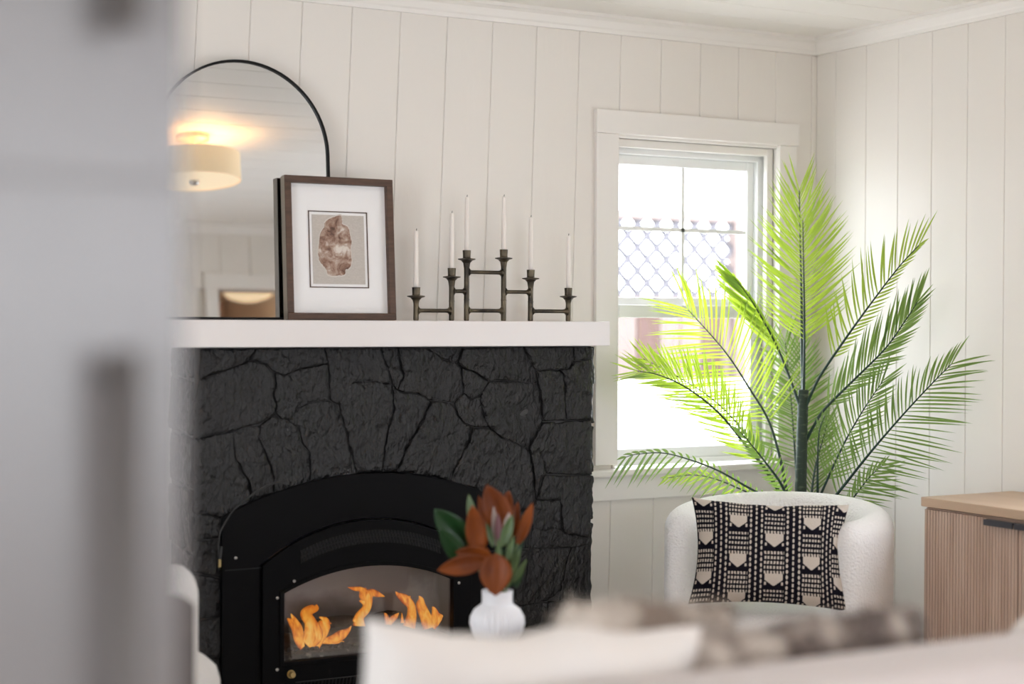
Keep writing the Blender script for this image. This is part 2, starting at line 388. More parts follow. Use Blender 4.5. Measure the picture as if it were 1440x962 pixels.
for xa, xb in ((ux0, uxm), (uxm, ux1)):
    for za, zb in ((uz0, uzm), (uzm, uz1)):
        MB().box((xa, .099, za), (xb, .101, zb)).build('pane', M_glass, us)
MB().box((GX0+.035, .067, .885), (GX1-.035, .069, MR-.035)).build('pane', M_glass, ls)
# sash lock
MB().box((3.56, .048, MR+.012), (3.60, .07, MR+.024)).build('sash_lock', M_vinyl, ls, bevel=.003)
# windows added for daylight (patio doors on the left, kitchen window behind the camera)
w2 = structure(thing('added_window_2', 'unseen patio doors added in the left wall for daylight', None))
for y in (PY0, PY0+(PY1-PY0)/2-.04, PY1-.08): MB().box((XL-.1, y, .08), (XL-.04, y+.08, PZ1)).build('stile', M_vinyl, w2, bevel=.004)
for z in (.08, PZ1-.08): MB().box((XL-.1, PY0, z), (XL-.04, PY1, z+.08)).build('rail', M_vinyl, w2, bevel=.004)
for a, b in ((PY0+.08, -2.74), (-2.66, PY1-.08)): MB().box((XL-.072, a, .16), (XL-.068, b, PZ1-.08)).build('pane', M_glass, w2)
w3 = structure(thing('added_window_3', 'unseen kitchen window added behind the camera for daylight', None))
for x in (KX0, (KX0+KX1)/2-.03, KX1-.06): MB().box((x, YB-.1, KZ0), (x+.06, YB-.04, KZ1)).build('stile', M_vinyl, w3, bevel=.004)
for z in (KZ0, KZ1-.06): MB().box((KX0, YB-.1, z), (KX1, YB-.04, z+.06)).build('rail', M_vinyl, w3, bevel=.004)
MB().box((KX0, YB-.072, KZ0), (KX1, YB-.068, KZ1)).build('pane', M_glass, w3)

w4 = structure(thing('added_window_4', 'unseen dining window added in the left wall for daylight', None))  # out of view, put in for more light from the left
for y in (QY0, (QY0+QY1)/2-.03, QY1-.06): MB().box((XL-.1, y, QZ0), (XL-.04, y+.06, QZ1)).build('stile', M_vinyl, w4, bevel=.004)
for z in (QZ0, QZ1-.06): MB().box((XL-.1, QY0+.06, z), (XL-.04, QY1-.06, z+.06)).build('rail', M_vinyl, w4, bevel=.004)
MB().box((XL-.072, QY0, QZ0), (XL-.068, QY1, QZ1)).build('pane', M_glass, w4)

w5 = structure(thing('added_window_5', 'unseen side window added above the sideboard for daylight', None))
for y in (SY0_, (SY0_+SY1_)/2-.03, SY1_-.06): MB().box((XR+.03, y, SZ0_), (XR+.09, y+.06, SZ1_)).build('stile', M_vinyl, w5, bevel=.004)
for z in (SZ0_, SZ1_-.06): MB().box((XR+.03, SY0_+.06, z), (XR+.09, SY1_-.06, z+.06)).build('rail', M_vinyl, w5, bevel=.004)
MB().box((XR+.058, SY0_, SZ0_), (XR+.062, SY1_, SZ1_)).build('pane', M_glass, w5)

# ------------------------------------------------------------------ outdoors
g = MB().box((-30, .14, -.35), (30, 30, -.3)).build('ground', M_ground); structure(g, 'pale ground outside')
FY = 3.3
fence = thing('garden_fence', 'blurred brown board fence with diagonal lattice top outside the window', 'fence', (5.2, FY, -.3))
k = 0; x = 3.9
while x < 8.6:
    wd = [.16, .16, .17, .15][k % 4]
    MB().box((x, FY, -.3), (x+wd-.012, FY+.02, 1.44)).build('fence_board', M_fence if k % 3 == 1 else M_fencelt, fence)
    x += wd; k += 1
MB().box((3.9, FY-.03, 1.42), (8.6, FY+.03, 1.50)).build('fence_rail', M_fencelt, fence); MB().box((3.9, FY-.03, 1.97), (8.6, FY+.03, 2.02)).build('fence_rail', M_fencelt, fence)
for x in (3.95, 6.2, 8.5): MB().box((x, FY-.04, -.3), (x+.09, FY+.05, 2.06)).build('fence_post', M_fencelt, fence, bevel=.006)
sl = []
me1 = MB().add([(-.026, 0, 1.48), (.026, 0, 1.48), (.526, 0, 1.99), (.474, 0, 1.99), (-.026, .01, 1.48), (.026, .01, 1.48), (.526, .01, 1.99), (.474, .01, 1.99)], [(0,1,2,3),(7,6,5,4),(0,4,5,1),(1,5,6,2),(2,6,7,3),(3,7,4,0)]).mesh('slat')
me1.materials.append(M_lattice)
for k in range(36):
    x = 3.5+.14*k
    o = bpy.data.objects.new('lattice_slat', me1); C.objects.link(o); o.location = (x, FY-.012, 0); attach(o, fence)
    o = bpy.data.objects.new('lattice_slat', me1); C.objects.link(o); o.location = (x+.5, FY+.012, 0); o.scale = (-1, 1, 1); attach(o, fence)
gw = thing('garden_wall', 'low white rendered wall outside below the fence', 'garden wall', (5.5, 2.4, -.3))
MB().box((3.3, 2.3, -.3), (8.6, 2.5, .98)).build('wall_body', M_conc, gw, bevel=.01); MB().box((3.28, 2.27, .98), (8.62, 2.53, 1.03)).build('coping', M_conc, gw, bevel=.008)

# ------------------------------------------------------------------ fireplace
SX0, SX1, SY = 1.573, 2.979, -.22            # stone breast
fire = thing('stone_fireplace', 'charcoal painted rough stone fireplace below the white mantel', 'fireplace', ((SX0+SX1)/2, -.11, 0))
IX0, IX1, IXC = 1.656, 2.632, 2.144          # insert
IZS, IZT = .755, .868
def arch(x0, x1, zs, zt, n=24):
    """circular arc points from left spring to right spring"""
    hw = (x1-x0)/2; s = zt-zs; r = (hw*hw+s*s)/(2*s); cx = (x0+x1)/2; cz = zt-r
    a0 = math.asin(hw/r)
    return [(cx+r*math.sin(-a0+2*a0*i/n), cz+r*math.cos(-a0+2*a0*i/n)) for i in range(n+1)]
core = MB()
core.box((SX0+.004, SY+.0035, 0), (IX0+.01, -.001, 1.266)); core.box((IX1-.01, SY+.0035, 0), (SX1-.004, -.001, 1.266)); core.box((IX0, SY+.0035, .86), (IX1, -.001, 1.266))
ap = arch(IX0, IX1, IZS, IZT)
core.prism([(IX0, .87)]+[(IX1, .87)]+[(x, z-.008) for x, z in reversed(ap)], SY+.0035, -.02)
core.build('core', M_mortar, fire)
def stone(poly, plane='y', val=SY, nrm=-1, inset=.0012, seed=0, proud=.010):
    """rough stone: dense jittered outline, rings rising to an uneven face. poly in (a, z)"""
    poly = np.array(poly, float); c = poly.mean(0)
    pts = []
    n = len(poly)
    for i in range(n):
        a, b = poly[i], poly[(i+1) % n]; L = np.linalg.norm(b-a); k = max(1, int(L/.008))
        for j in range(k):
            q = a+(b-a)*j/k
            jn = mnoise.noise_vector(Vector((q[0]*38, q[1]*38, 3.3)))
            pts.append(q+np.array([jn[0], jn[1]])*.0042)
    pts = np.array(pts); N = len(pts)
    d = np.linalg.norm(pts-c, axis=1, keepdims=True)
    base = c+(pts-c)*(1-np.minimum(inset/d, .3))
    fr = [1.0, 1.0, .975, .93, .84, .72, .58, .44, .3, .15]; hh = [-.006, .25, .75, .93, 1, 1, 1, 1, 1, 1]
    tilt = RNG.normal(0, .035, 2); pr = proud*(0.35+.9*RNG.random())
    vs_ = []; fs = []
    def face(q, hgt):
        x, z = q
        o = Vector((x*9, z*9, seed*1.7))
        nz = mnoise.noise(o)*.005+mnoise.noise(o*3.1)*.0045+mnoise.noise(o*7)*.0038+mnoise.noise(o*15)*.0022
        if hgt < 0: return hgt if hgt > -.01 else hgt
        return hgt*(pr+nz+tilt[0]*(x-c[0])+tilt[1]*(z-c[1]))
    def put(q, h):
        off = val+nrm*h
        return (q[0], off, q[1]) if plane == 'y' else (off, q[0], q[1])
    for f_, h_ in zip(fr, hh):
        for q in base:
            p = c+(q-c)*f_; vs_.append(put(p, face(p, h_)))
    for r in range(len(fr)-1):
        for i in range(N):
            j = (i+1) % N; fs.append((r*N+i, r*N+j, (r+1)*N+j, (r+1)*N+i))
    vs_.append(put(c, face(c, 1))); k = len(vs_)-1; r = len(fr)-1
    for i in range(N): fs.append((r*N+i, r*N+(i+1) % N, k))
    return MB().add(vs_, fs).build('stone', M_stone, fire, smooth=True)
ST = [
 [(283,489),(360,489),(350,506),(323,518),(292,527),(279,533)],
 [(279,533),(292,527),(323,518),(350,506),(373,511),(385,524),(388,538),(384,555),(388,571),(387,582),(373,592),(352,599),(327,606),(302,612),(272,617),(272,570)],
 [(360,489),(456,489),(461,510),(415,520),(398,528),(386,524),(373,511),(350,506)],
 [(386,524),(398,528),(415,520),(461,510),(463,540),(463,562),(441,565),(424,571),(406,592),(395,590),(387,582),(388,571),(384,555),(388,538)],
 [(272,617),(302,612),(327,606),(329,644),(338,659),(350,679),(352,706),(333,718),(315,730),(290,724),(272,722),(272,690)],
 [(327,606),(352,599),(365,597),(365,617),(373,638),(384,672),(384,694),(366,701),(352,706),(350,679),(338,659),(329,644)],
 [(365,597),(373,592),(387,582),(395,590),(406,592),(419,600),(424,621),(435,640),(436,680),(410,688),(384,694),(384,672),(373,638),(365,617)],
 [(406,592),(424,571),(441,565),(463,562),(475,569),(480,584),(488,615),(497,650),(501,668),(470,672),(436,678),(435,640),(424,621),(419,600)],
 [(456,489),(535,489),(543,511),(549,530),(548,538),(520,536),(499,537),(482,541),(475,560),(475,569),(463,562),(463,540),(461,510)],
 [(475,565),(482,541),(499,537),(520,536),(549,538),(553,563),(553,580),(546,605),(541,630),(537,663),(501,666),(497,650),(488,615),(480,584)],
 [(536,489),(557,489),(563,515),(566,530),(558,548),(551,540),(549,528),(543,511)],
 [(557,489),(600,489),(624,506),(643,511),(648,517),(651,553),(638,567),(620,564),(605,563),(586,553),(567,552),(558,548),(566,530),(563,515)],
 [(600,489),(650,489),(645,503),(643,511),(624,506)],
 [(551,541),(558,548),(567,552),(586,553),(605,563),(599,578),(584,605),(570,632),(557,663),(537,664),(541,630),(546,605),(553,580),(553,563)],
 [(605,563),(620,564),(633,567),(643,584),(653,596),(663,601),(661,615),(651,636),(638,660),(634,678),(600,670),(557,664),(570,632),(584,605),(599,578)],
 [(650,489),(736,488),(743,505),(753,521),(756,539),(732,537),(711,535),(685,537),(660,521),(648,517),(643,511),(645,503)],
 [(648,517),(660,521),(685,537),(674,557),(662,562),(651,553)],
 [(674,557),(685,537),(711,535),(732,537),(756,539),(761,567),(762,592),(747,623),(742,632),(720,621),(703,615),(688,602),(680,584)],
 [(662,562),(674,557),(680,584),(688,602),(664,601),(653,596),(643,584),(638,567),(651,553)],
 [(664,601),(688,602),(703,615),(697,628),(685,650),(675,668),(668,688),(650,684),(634,678),(638,660),(651,636),(661,615)],
 [(703,615),(720,621),(742,632),(748,650),(753,699),(745,715),(720,722),(690,702),(668,688),(675,668),(685,650),(697,628)],
 [(736,488),(806,488),(808,507),(800,517),(785,520),(765,520),(753,521),(743,505)],
 [(806,488),(835,487),(834,505),(808,507)],
 [(753,521),(765,520),(785,520),(793,526),(793,560),(795,591),(775,592),(762,592),(761,567),(756,539)],
 [(785,520),(800,517),(808,507),(834,505),(834,560),(831,592),(795,591),(793,560),(793,526)],
 [(778,596),(795,591),(831,592),(834,640),(831,667),(800,668),(768,666),(763,655),(757,634),(763,615)],
 [(747,623),(762,592),(778,593),(763,615),(757,634),(763,655),(766,667),(754,703),(748,650),(742,632)],
 [(766,667),(790,669),(788,703),(754,703)],
 [(790,669),(831,667),(833,700),(829,757),(790,750),(788,703)],
 [(753,703),(788,703),(790,748),(778,742),(763,746),(748,742),(746,715)],
 [(748,742),(763,746),(778,742),(790,749),(829,757),(829,764),(803,770),(745,770)],
 [(745,770),(803,770),(795,795),(788,832),(770,845),(735,852),(742,800)],
 [(803,770),(829,764),(831,800),(830,842),(786,844),(788,832),(795,795)],
 [(690,702),(720,722),(745,715),(748,742),(743,770),(700,772),(697,735)],
 [(700,772),(743,772),(735,852),(700,852)],
 [(700,853),(770,847),(770,905),(700,910)], [(770,846),(830,843),(829,902),(770,905)],
 [(700,911),(750,907),(752,975),(700,980)], [(750,907),(829,903),(829,970),(752,975)],
 [(700,980),(829,971),(829,1035),(700,1050)],
 [(272,723),(290,724),(315,729),(311,757),(272,759)], [(272,760),(310,758),(310,812),(272,806)],
 [(272,807),(310,813),(310,866),(272,872)], [(272,873),(310,867),(310,925),(272,920)],
 [(272,921),(310,926),(310,1000),(272,995)], [(272,996),(310,1001),(310,1070),(272,1070)],
]
for i, poly in enumerate(ST):
    q = [at(x, y, 1, SY) for x, y in poly]
    q = [(float(np.clip(a[0], SX0, SX1)), float(np.clip(a[2], .004, 1.264))) for a in q]
    stone(q, seed=i)
for side, (val, nrm) in enumerate(((SX0, -1), (SX1, 1))):
    z = 0.004; k = 0
    while z < 1.25:
        h_ = [.17, .13, .2, .15, .19, .16][(k+side) % 6]; z1 = min(z+h_, 1.264)
        if 1.264-z1 < .06: z1 = 1.264
        sp = [-.09, -.14, -.11][k % 3]
        for a, b in ((SY+.004, sp), (sp, -.012)):
            stone([(a, z), (b, z+.012 if z > .01 else z), (b, z1), (a, z1-.01 if z1 < 1.26 else z1)], 'x', val, nrm, seed=60+k*2+side, proud=.008)
        z = z1; k += 1
mantel = tag(MB().box((1.44, -.30, 1.268), (3.0, -.001, 1.35)).build('mantel_shelf', M_mantel, bevel=.003), 'thick white mantel shelf above the charcoal stone', 'mantel')

# insert -------------------------------------------------------------------
ins = thing('fireplace_insert', 'black steel arched gas fireplace insert set in the stone', 'fireplace insert', (IXC, -.2, 0))
GXA, GXB, GZ0, GZS, GZT = 1.852, 2.434, .300, .512, .577      # glass
def ring_plate(outer, inner, y0, y1):
    """plate between two outlines with equal point counts"""
    n = len(outer); vs_ = [(x, y0, z) for x, z in outer]+[(x, y0, z) for x, z in inner]+[(x, y1, z) for x, z in outer]+[(x, y1, z) for x, z in inner]
    fs = []
    for i in range(n):
        j = (i+1) % n
        fs += [(i, j, n+j, n+i), (2*n+i, 3*n+i, 3*n+j, 2*n+j), (i, 2*n+i, 2*n+j, j), (n+i, n+j, 3*n+j, 3*n+i)]
    return MB().add(vs_, fs)
def arched(x0, x1, z0, zs, zt, n=24):
    return [(x0, z0)]+arch(x0, x1, zs, zt, n)+[(x1, z0)]
DXA, DXB, DZS, DZT = IX0+.012, IX1-.012, .592, .725
dl, dr = 1.845-.062, 2.441+.062
door_out = arched(dl, dr, .10, .60, .722)
ring_plate(arched(IX0, IX1, .0, IZS, IZT), arched(dl-.003, dr+.003, .0, .603, .725), SY-.020, SY-.002).build('surround', M_black, ins, bevel=.003)
MB().box((IX0+.01, SY-.0225, .592), (dl-.002, SY-.019, .596)).build('seam', M_blackin, ins); MB().box((dr+.002, SY-.0225, .592), (IX1-.01, SY-.019, .596)).build('seam', M_blackin, ins)
gi = arched(GXA, GXB, GZ0, GZS, GZT)
door = ring_plate(door_out, gi, SY-.030, SY-.008).build('door', M_black, ins, bevel=.003)
ring_plate(arched(GXA-.014, GXB+.014, GZ0-.014, GZS+.006, GZT+.014), gi, SY-.034, SY-.029).build('glass_trim', M_black, door, bevel=.0015)
MB().prism(gi, SY-.018, SY-.015).build('glass', M_fireglass, door)
# arched vent of small mesh bars
va = arch(1.905, 2.385, .600, .650, 44); vb = arch(1.905, 2.385, .640, .690, 44)
MB().add([(x, SY-.0312, z) for x, z in va]+[(x, SY-.0312, z) for x, z in vb], [(i, i+1, 45+i+1, 45+i) for i in range(44)]).build('vent_recess', M_blackin, door)
vent = MB()
M_vent = mat('vent_wire', (.018, .018, .02), .4, metal=.6)
for i in range(44):
    a, b = va[i], vb[i]; a2, b2 = va[i+1], vb[i+1]
    vent.tube([(a[0], SY-.033, a[1]), (b2[0], SY-.033, b2[1])], .0016, 5); vent.tube([(b[0], SY-.033, b[1]), (a2[0], SY-.033, a2[1])], .0016, 5)
mid = [((a[0]+b[0])/2, SY-.034, (a[1]+b[1])/2) for a, b in zip(va, vb)]
vent.tube(mid, .0016, 5)
vo = vent.build('vent_mesh', M_vent, door)
low = MB()
for i in range(40): low.tube([(1.90+.012*i, SY-.033, .205), (1.906+.012*i, SY-.033, .235)], .0016, 5)
low.tube([(1.89, SY-.033, .235), (2.39, SY-.033, .235)], .002, 5)
low.build('lower_vent_mesh', M_vent, door)
for x, z in ((1.83, .50), (1.83, .28), (2.455, .50), (2.455, .28), (1.70, .63), (2.58, .63), (1.885, .5475)):
    MB().lathe([(0, .004), (.003, .004), (.005, .002), (.005, 0)], 10).build('screw', M_metal, ins).matrix_local = Matrix.Translation((x-IXC, (SY-.030+.2) if x > 1.75 and x < 2.5 else SY-.020+.2, z)) @ Matrix.Rotation(PI/2, 4, 'X')
kb = MB().lathe([(0, .018), (.008, .018), (.010, .014), (.010, 0), (.013, 0), (.013, -.002)], 16).build('brass_knob', M_brass, door)
kb.parent = ins; kb.matrix_parent_inverse = Matrix(); kb.matrix_local = Matrix.Translation((1.875-IXC, SY-.031+.2, .262)) @ Matrix.Rotation(PI/2, 4, 'X')
# firebox
fb = MB()
fb.box((GXA-.04, -.022, .20), (GXB+.04, -.016, .66))
fb.box((GXA-.046, SY-.006, .20), (GXA-.04, -.016, .66)); fb.box((GXB+.04, SY-.006, .20), (GXB+.046, -.016, .66)); fb.box((GXA-.04, SY-.006, .655), (GXB+.04, -.016, .66))
fb.build('firebox_liner', M_liner, ins)
MB().box((GXA-.04, SY-.006, .20), (GXB+.04, -.022, .315)).build('ash_bed', M_ember, ins, bevel=.01)
for (xa, ya, za, xb, yb, zb, r) in ((1.87, -.09, .325, 2.16, -.11, .335, .026), (2.12, -.06, .33, 2.41, -.09, .325, .028), (1.95, -.06, .36, 2.32, -.09, .375, .022), (2.02, -.13, .318, 2.30, -.135, .318, .016)):
    pth = [Vector((xa, ya, za)).lerp(Vector((xb, yb, zb)), t/8) for t in range(9)]
    pth = [p+Vector(mnoise.noise_vector(p*9))*.008 for p in pth]
    MB().tube(pth, [r*(1+.15*math.sin(t*2.1)) for t in range(9)], 10).build('fire_log', M_log, ins, smooth=True)
for k in range(40):
    x, y = 1.88+RNG.random()*.52, SY+.015+RNG.random()*.04; r = .006+RNG.random()*.007
    bm = MB(); bm.lathe([(0, -r), (r*.8, -r*.6), (r, .0), (r*.7, r*.7), (0, r)], 6, (x, y, .318)); bm.build('ember_rock', M_ember, ins)
# flames, each an uneven tongue with a rounded body
def flame_mat():
    m = bpy.data.materials.new('flame'); m.use_nodes = True; nt = m.node_tree
    nt.nodes.remove(nt.nodes['Principled BSDF']); out = nt.nodes['Material Output']
    at_ = nt.nodes.new('ShaderNodeAttribute'); at_.attribute_name = 'flame_core'
    tc = nt.nodes.new('ShaderNodeTexCoord'); mp = nt.nodes.new('ShaderNodeMapping'); mp.inputs['Scale'].default_value = (38, 10, 16)
    n = nt.nodes.new('ShaderNodeTexNoise'); n.inputs['Scale'].default_value = 1.0; n.inputs['Detail'].default_value = 3; n.inputs['Distortion'].default_value = 1.5
    nt.links.new(tc.outputs['Object'], mp.inputs[0]); nt.links.new(mp.outputs[0], n.inputs['Vector'])
    ad = nt.nodes.new('ShaderNodeMath'); ad.operation = 'MULTIPLY_ADD'; ad.inputs[1].default_value = 1.7
    sb = nt.nodes.new('ShaderNodeMath'); sb.operation = 'SUBTRACT'; sb.inputs[1].default_value = 1.12
    nt.links.new(n.outputs['Fac'], ad.inputs[0]); nt.links.new(at_.outputs['Fac'], ad.inputs[2]); nt.links.new(ad.outputs[0], sb.inputs[0])
    r = nt.nodes.new('ShaderNodeValToRGB'); e = r.color_ramp.elements
    e[0].position = 0; e[0].color = (.30, .05, .008, 1); e[1].position = 1; e[1].color = (1.0, .62, .16, 1)
    q = e.new(.3); q.color = (.75, .18, .015, 1); q = e.new(.65); q.color = (.98, .40, .05, 1)
    em = nt.nodes.new('ShaderNodeEmission'); em.inputs['Strength'].default_value = 1.35
    nt.links.new(sb.outputs[0], r.inputs['Fac']); nt.links.new(r.outputs[0], em.inputs['Color']); tr = nt.nodes.new('ShaderNodeBsdfTransparent'); mx = nt.nodes.new('ShaderNodeMixShader')
    al = nt.nodes.new('ShaderNodeMapRange'); al.inputs['From Min'].default_value = .22; al.inputs['From Max'].default_value = .62
    nt.links.new(at_.outputs['Fac'], al.inputs['Value']); nt.links.new(al.outputs[0], mx.inputs[0])
    nt.links.new(tr.outputs[0], mx.inputs[1]); nt.links.new(em.outputs[0], mx.inputs[2]); nt.links.new(mx.outputs[0], out.inputs['Surface'])
    return m
M_flame = flame_mat()
def flame(tongues, y):
    """tongues: lists of (px, py, half-width px) spines as seen; built at depth y with real thickness"""
    mb = MB(); heat = []
    for sp in tongues:
        # resample the spine smoothly
        sp = np.array(sp, float); n = len(sp); T = np.linspace(0, n-1, 6*(n-1)+1); S = []
        for t in T:
            i = min(int(t), n-2); u = t-i
            p0, p1, p2, p3 = sp[max(i-1, 0)], sp[i], sp[i+1], sp[min(i+2, n-1)]
            S.append(.5*((2*p1)+(-p0+p2)*u+(2*p0-5*p1+4*p2-p3)*u*u+(-p0+3*p1-3*p2+p3)*u**3))
        k0 = len(mb.v); M_ = 16
        for i, s_ in enumerate(S):
            d = S[min(i+1, len(S)-1)]-S[max(i-1, 0)]; d = d[:2]/(np.linalg.norm(d[:2])+1e-9); nn = np.array([-d[1], d[0]])
            w_ = max(s_[2], .25)
            for k in range(M_):
                a = 2*PI*k/M_; q = s_[:2]+nn*w_*math.cos(a)
                p = at(q[0], q[1], 1, y); mb.v.append((p[0], y+math.sin(a)*w_*.0022*.55, p[2]))
                heat.append(.25+.75*abs(math.sin(a))*(1-.35*i/len(S)))
        L = len(S)
        for i in range(L-1):
            for k in range(M_):
                l = (k+1) % M_; mb.f.append((k0+i*M_+k, k0+i*M_+l, k0+(i+1)*M_+l, k0+(i+1)*M_+k))
        mb.f += [tuple(k0+k for k in range(M_)), tuple(k0+(L-1)*M_+k for k in range(M_))]
    o = mb.build('flame', M_flame, ins, smooth=True)
    at_ = o.data.attributes.new('flame_core', 'FLOAT', 'POINT'); at_.data.foreach_set('value', heat)
    return o
flame([[(424,910,5),(420,898,7),(416,885,6),(410,875,5),(404,870,1)], [(420,902,6),(421,885,5),(414,872,4),(409,863,.5)],
       [(424,908,4),(422,914,.4)], [(430,905,10),(440,893,14),(437,876,9),(430,864,8),(436,858,7),(444,855,5),(445,850,.6)]], -.175)
flame([[(440,904,12),(452,890,9),(456,878,9),(457,872,5),(449,868,1)], [(455,903,4),(453,890,4),(457,876,4),(466,877,.6)],
       [(455,901,3),(468,899,6),(480,893,7),(490,886,3),(494,880,.5)], [(446,900,5),(470,903,3),(484,902,.5)]], -.165)
flame([[(505,880,9),(506,868,6),(514,858,6),(517,846,7),(513,836,9),(507,829,4),(498,828,3),(489,826,.4)], [(514,842,8),(522,834,6),(532,836,4),(541,839,.4)],
       [(512,846,6),(505,845,.4)], [(499,875,4),(504,865,4),(512,855,3)], [(512,836,6),(514,830,2),(514,826,.3)]], -.18)
flame([[(545,878,4),(543,866,3),(540,862,.4)], [(546,876,5),(555,868,4),(561,862,.4)], [(566,876,3),(565,862,.4)], [(575,882,9),(579,866,7),(578,852,6),(570,843,7),(561,837,4),(556,832,.4)], [(572,845,6),(577,838,.6)]], -.17)
flame([[(604,882,10),(598,866,8),(592,852,7),(592,843,4),(589,838,.5)], [(604,876,8),(612,866,6),(610,856,3),(607,854,.4)], [(606,880,8),(618,868,5),(621,866,2),(616,862,.5)], [(612,878,5),(610,884,.5)]], -.178)
# warm light of the fire itself
pl = bpy.data.lights.new('fire_glow', 'POINT'); pl.energy = .03; pl.color = (1, .45, .12); pl.shadow_soft_size = .06
po = bpy.data.objects.new('fire_glow', pl); C.objects.link(po); po.location = (2.13, -.14, .40)
# loose cord over the insert
cp = [at(x, y, 1, yy) for x, y, yy in ((308,800,-.245),(307,770,-.25),(310,748,-.255),(318,733,-.25),(330,716,-.262),(350,699,-.262),(370,686,-.262),(388,679,-.262),(398,679,-.262),(404,683,-.258),(402,686,-.25))]
def smooth_path(p, k=5):
    p = [np.array(q, float) for q in p]; out = []
    for i in range(len(p)-1):
        p0, p1, p2, p3 = p[max(i-1, 0)], p[i], p[i+1], p[min(i+2, len(p)-1)]
        for j in range(k):
            u = j/k; out.append(.5*((2*p1)+(-p0+p2)*u+(2*p0-5*p1+4*p2-p3)*u*u+(-p0+3*p1-3*p2+p3)*u**3))
    out.append(p[-1]); return out
cord = thing('power_cord', 'thin black cord looped over the left shoulder of the arched insert', 'cord', tuple(at(308, 800, 1, -.25)))
MB().tube(smooth_path(cp), .003, 8).build('cable', M_cord, cord, smooth=True)
q = at(309, 792, 1, -.25)
MB().lathe([(0, -.012), (.005, -.012), (.005, .012), (0, .012)], 10, q).build('brass_plug', M_brass, cord); 
MB().tube([q+np.array([0, 0, .012]), q+np.array([.004, 0, .05])], .0055, 8).build('plug_body', M_cord, cord)

# ------------------------------------------------------------------ arched mirror leaning on the mantel
MT = math.radians(4.0)
mir = thing('arched_mirror', 'arched wall mirror with thin black frame leaning on the mantel', 'mirror', (1.79, -.082, 1.3505))
mir.rotation_euler = (-MT, 0, 0)
MW, MHs, MHt = .29, .53, .822
def archpts(hw, z0, zs, n=40):
    return [(-hw, z0)]+[(-hw*math.cos(PI*i/n), zs+hw*math.sin(PI*i/n)) for i in range(n+1)]+[(hw, z0)]
local(ring_plate(archpts(MW, 0, MHs), archpts(MW-.0075, .0075, MHs), -.012, .012).build('frame', M_mframe, bevel=.001), mir)
local(MB().prism(archpts(MW-.006, .006, MHs), -.004, .0).build('mirror_glass', M_mirror), mir)
local(MB().prism(archpts(MW-.006, .006, MHs), .002, .008).build('backing_board', M_blackin), mir)

# ------------------------------------------------------------------ framed print
pic = thing('framed_print', 'walnut framed shell print with wide white mount leaning on mantel', 'picture', (2.092, -.128, 1.3505))
FW, FH = .372, .458
pic.rotation_euler = (-math.radians(4.5), 0, math.radians(-1.0))
fw = .022
def fr_bar(name, a, b): return local(MB().box(a, b).build(name, M_walnut, bevel=.0015), pic)
fr_bar('frame_rail', (-FW/2, -.016, 0), (FW/2, .016, fw)); fr_bar('frame_rail', (-FW/2, -.016, FH-fw), (FW/2, .016, FH))
fr_bar('frame_stile', (-FW/2, -.016, fw), (-FW/2+fw, .016, FH-fw)); fr_bar('frame_stile', (FW/2-fw, -.016, fw), (FW/2, .016, FH-fw))
local(MB().box((-FW/2-.0006, -.012, .002), (-FW/2+.001, .020, FH-.002)).build('side_veneer', M_frame_side), pic)
local(MB().box((-FW/2+.01, .012, .01), (FW/2-.01, .022, FH-.01)).build('back_board', M_blackin), pic)
mo = local(MB().box((-FW/2+fw-.003, .004, fw-.003), (FW/2-fw+.003, .010, FH-fw+.003)).build('mount', M_mat), pic)
px0, px1, pz0, pz1 = -.103, .100, .104, .350
def rect_line(mb, x0, x1, z0, z1, t, y0, y1):
    mb.box((x0, y0, z0), (x1, y1, z0+t)).box((x0, y0, z1-t), (x1, y1, z1)).box((x0, y0, z0), (x0+t, y1, z1)).box((x1-t, y0, z0), (x1, y1, z1)); return mb
local(rect_line(MB(), px0, px1, pz0, pz1, .003, .0015, .005).build('border_line', M_walnut), pic)
pr_ = local(MB().box((px0+.012, .0025, pz0+.012), (px1-.012, .004, pz1-.012)).build('print_sheet', M_print), pic)
# oyster shell shape on the print
def shell_mat():
    m = mat('shell_print', (.17, .085, .055), .7); nt = m.node_tree; b = nt.nodes['Principled BSDF']
    tc = nt.nodes.new('ShaderNodeTexCoord')
    n = nt.nodes.new('ShaderNodeTexNoise'); n.inputs['Scale'].default_value = 30; n.inputs['Detail'].default_value = 8; n.inputs['Roughness'].default_value = .7; n.inputs['Distortion'].default_value = .6
    n2 = nt.nodes.new('ShaderNodeTexVoronoi'); n2.inputs['Scale'].default_value = 34
    nt.links.new(tc.outputs['Object'], n.inputs['Vector']); nt.links.new(tc.outputs['Object'], n2.inputs['Vector'])
    gr = nt.nodes.new('ShaderNodeTexGradient'); gr.gradient_type = 'SPHERICAL'
    mp = nt.nodes.new('ShaderNodeMapping'); mp.inputs['Location'].default_value = (-.32, 0, -8.55); mp.inputs['Scale'].default_value = (24, 1, 38)
    mp.vector_type = 'POINT'
    nt.links.new(tc.outputs['Object'], mp.inputs[0]); nt.links.new(mp.outputs[0], gr.inputs[0])
    ad = nt.nodes.new('ShaderNodeMath'); ad.operation = 'MULTIPLY_ADD'; ad.inputs[1].default_value = .28
    nt.links.new(gr.outputs['Fac'], ad.inputs[0]); nt.links.new(n.outputs['Fac'], ad.inputs[2])
    r = nt.nodes.new('ShaderNodeValToRGB'); e = r.color_ramp.elements
    e[0].position = .34; e[0].color = (.09, .045, .03, 1); e[1].position = .68; e[1].color = (.66, .60, .54, 1)
    q = e.new(.44); q.color = (.24, .135, .095, 1); q = e.new(.55); q.color = (.40, .29, .23, 1)
    nt.links.new(ad.outputs[0], r.inputs['Fac']); nt.links.new(r.outputs[0], b.inputs['Base Color']); return m
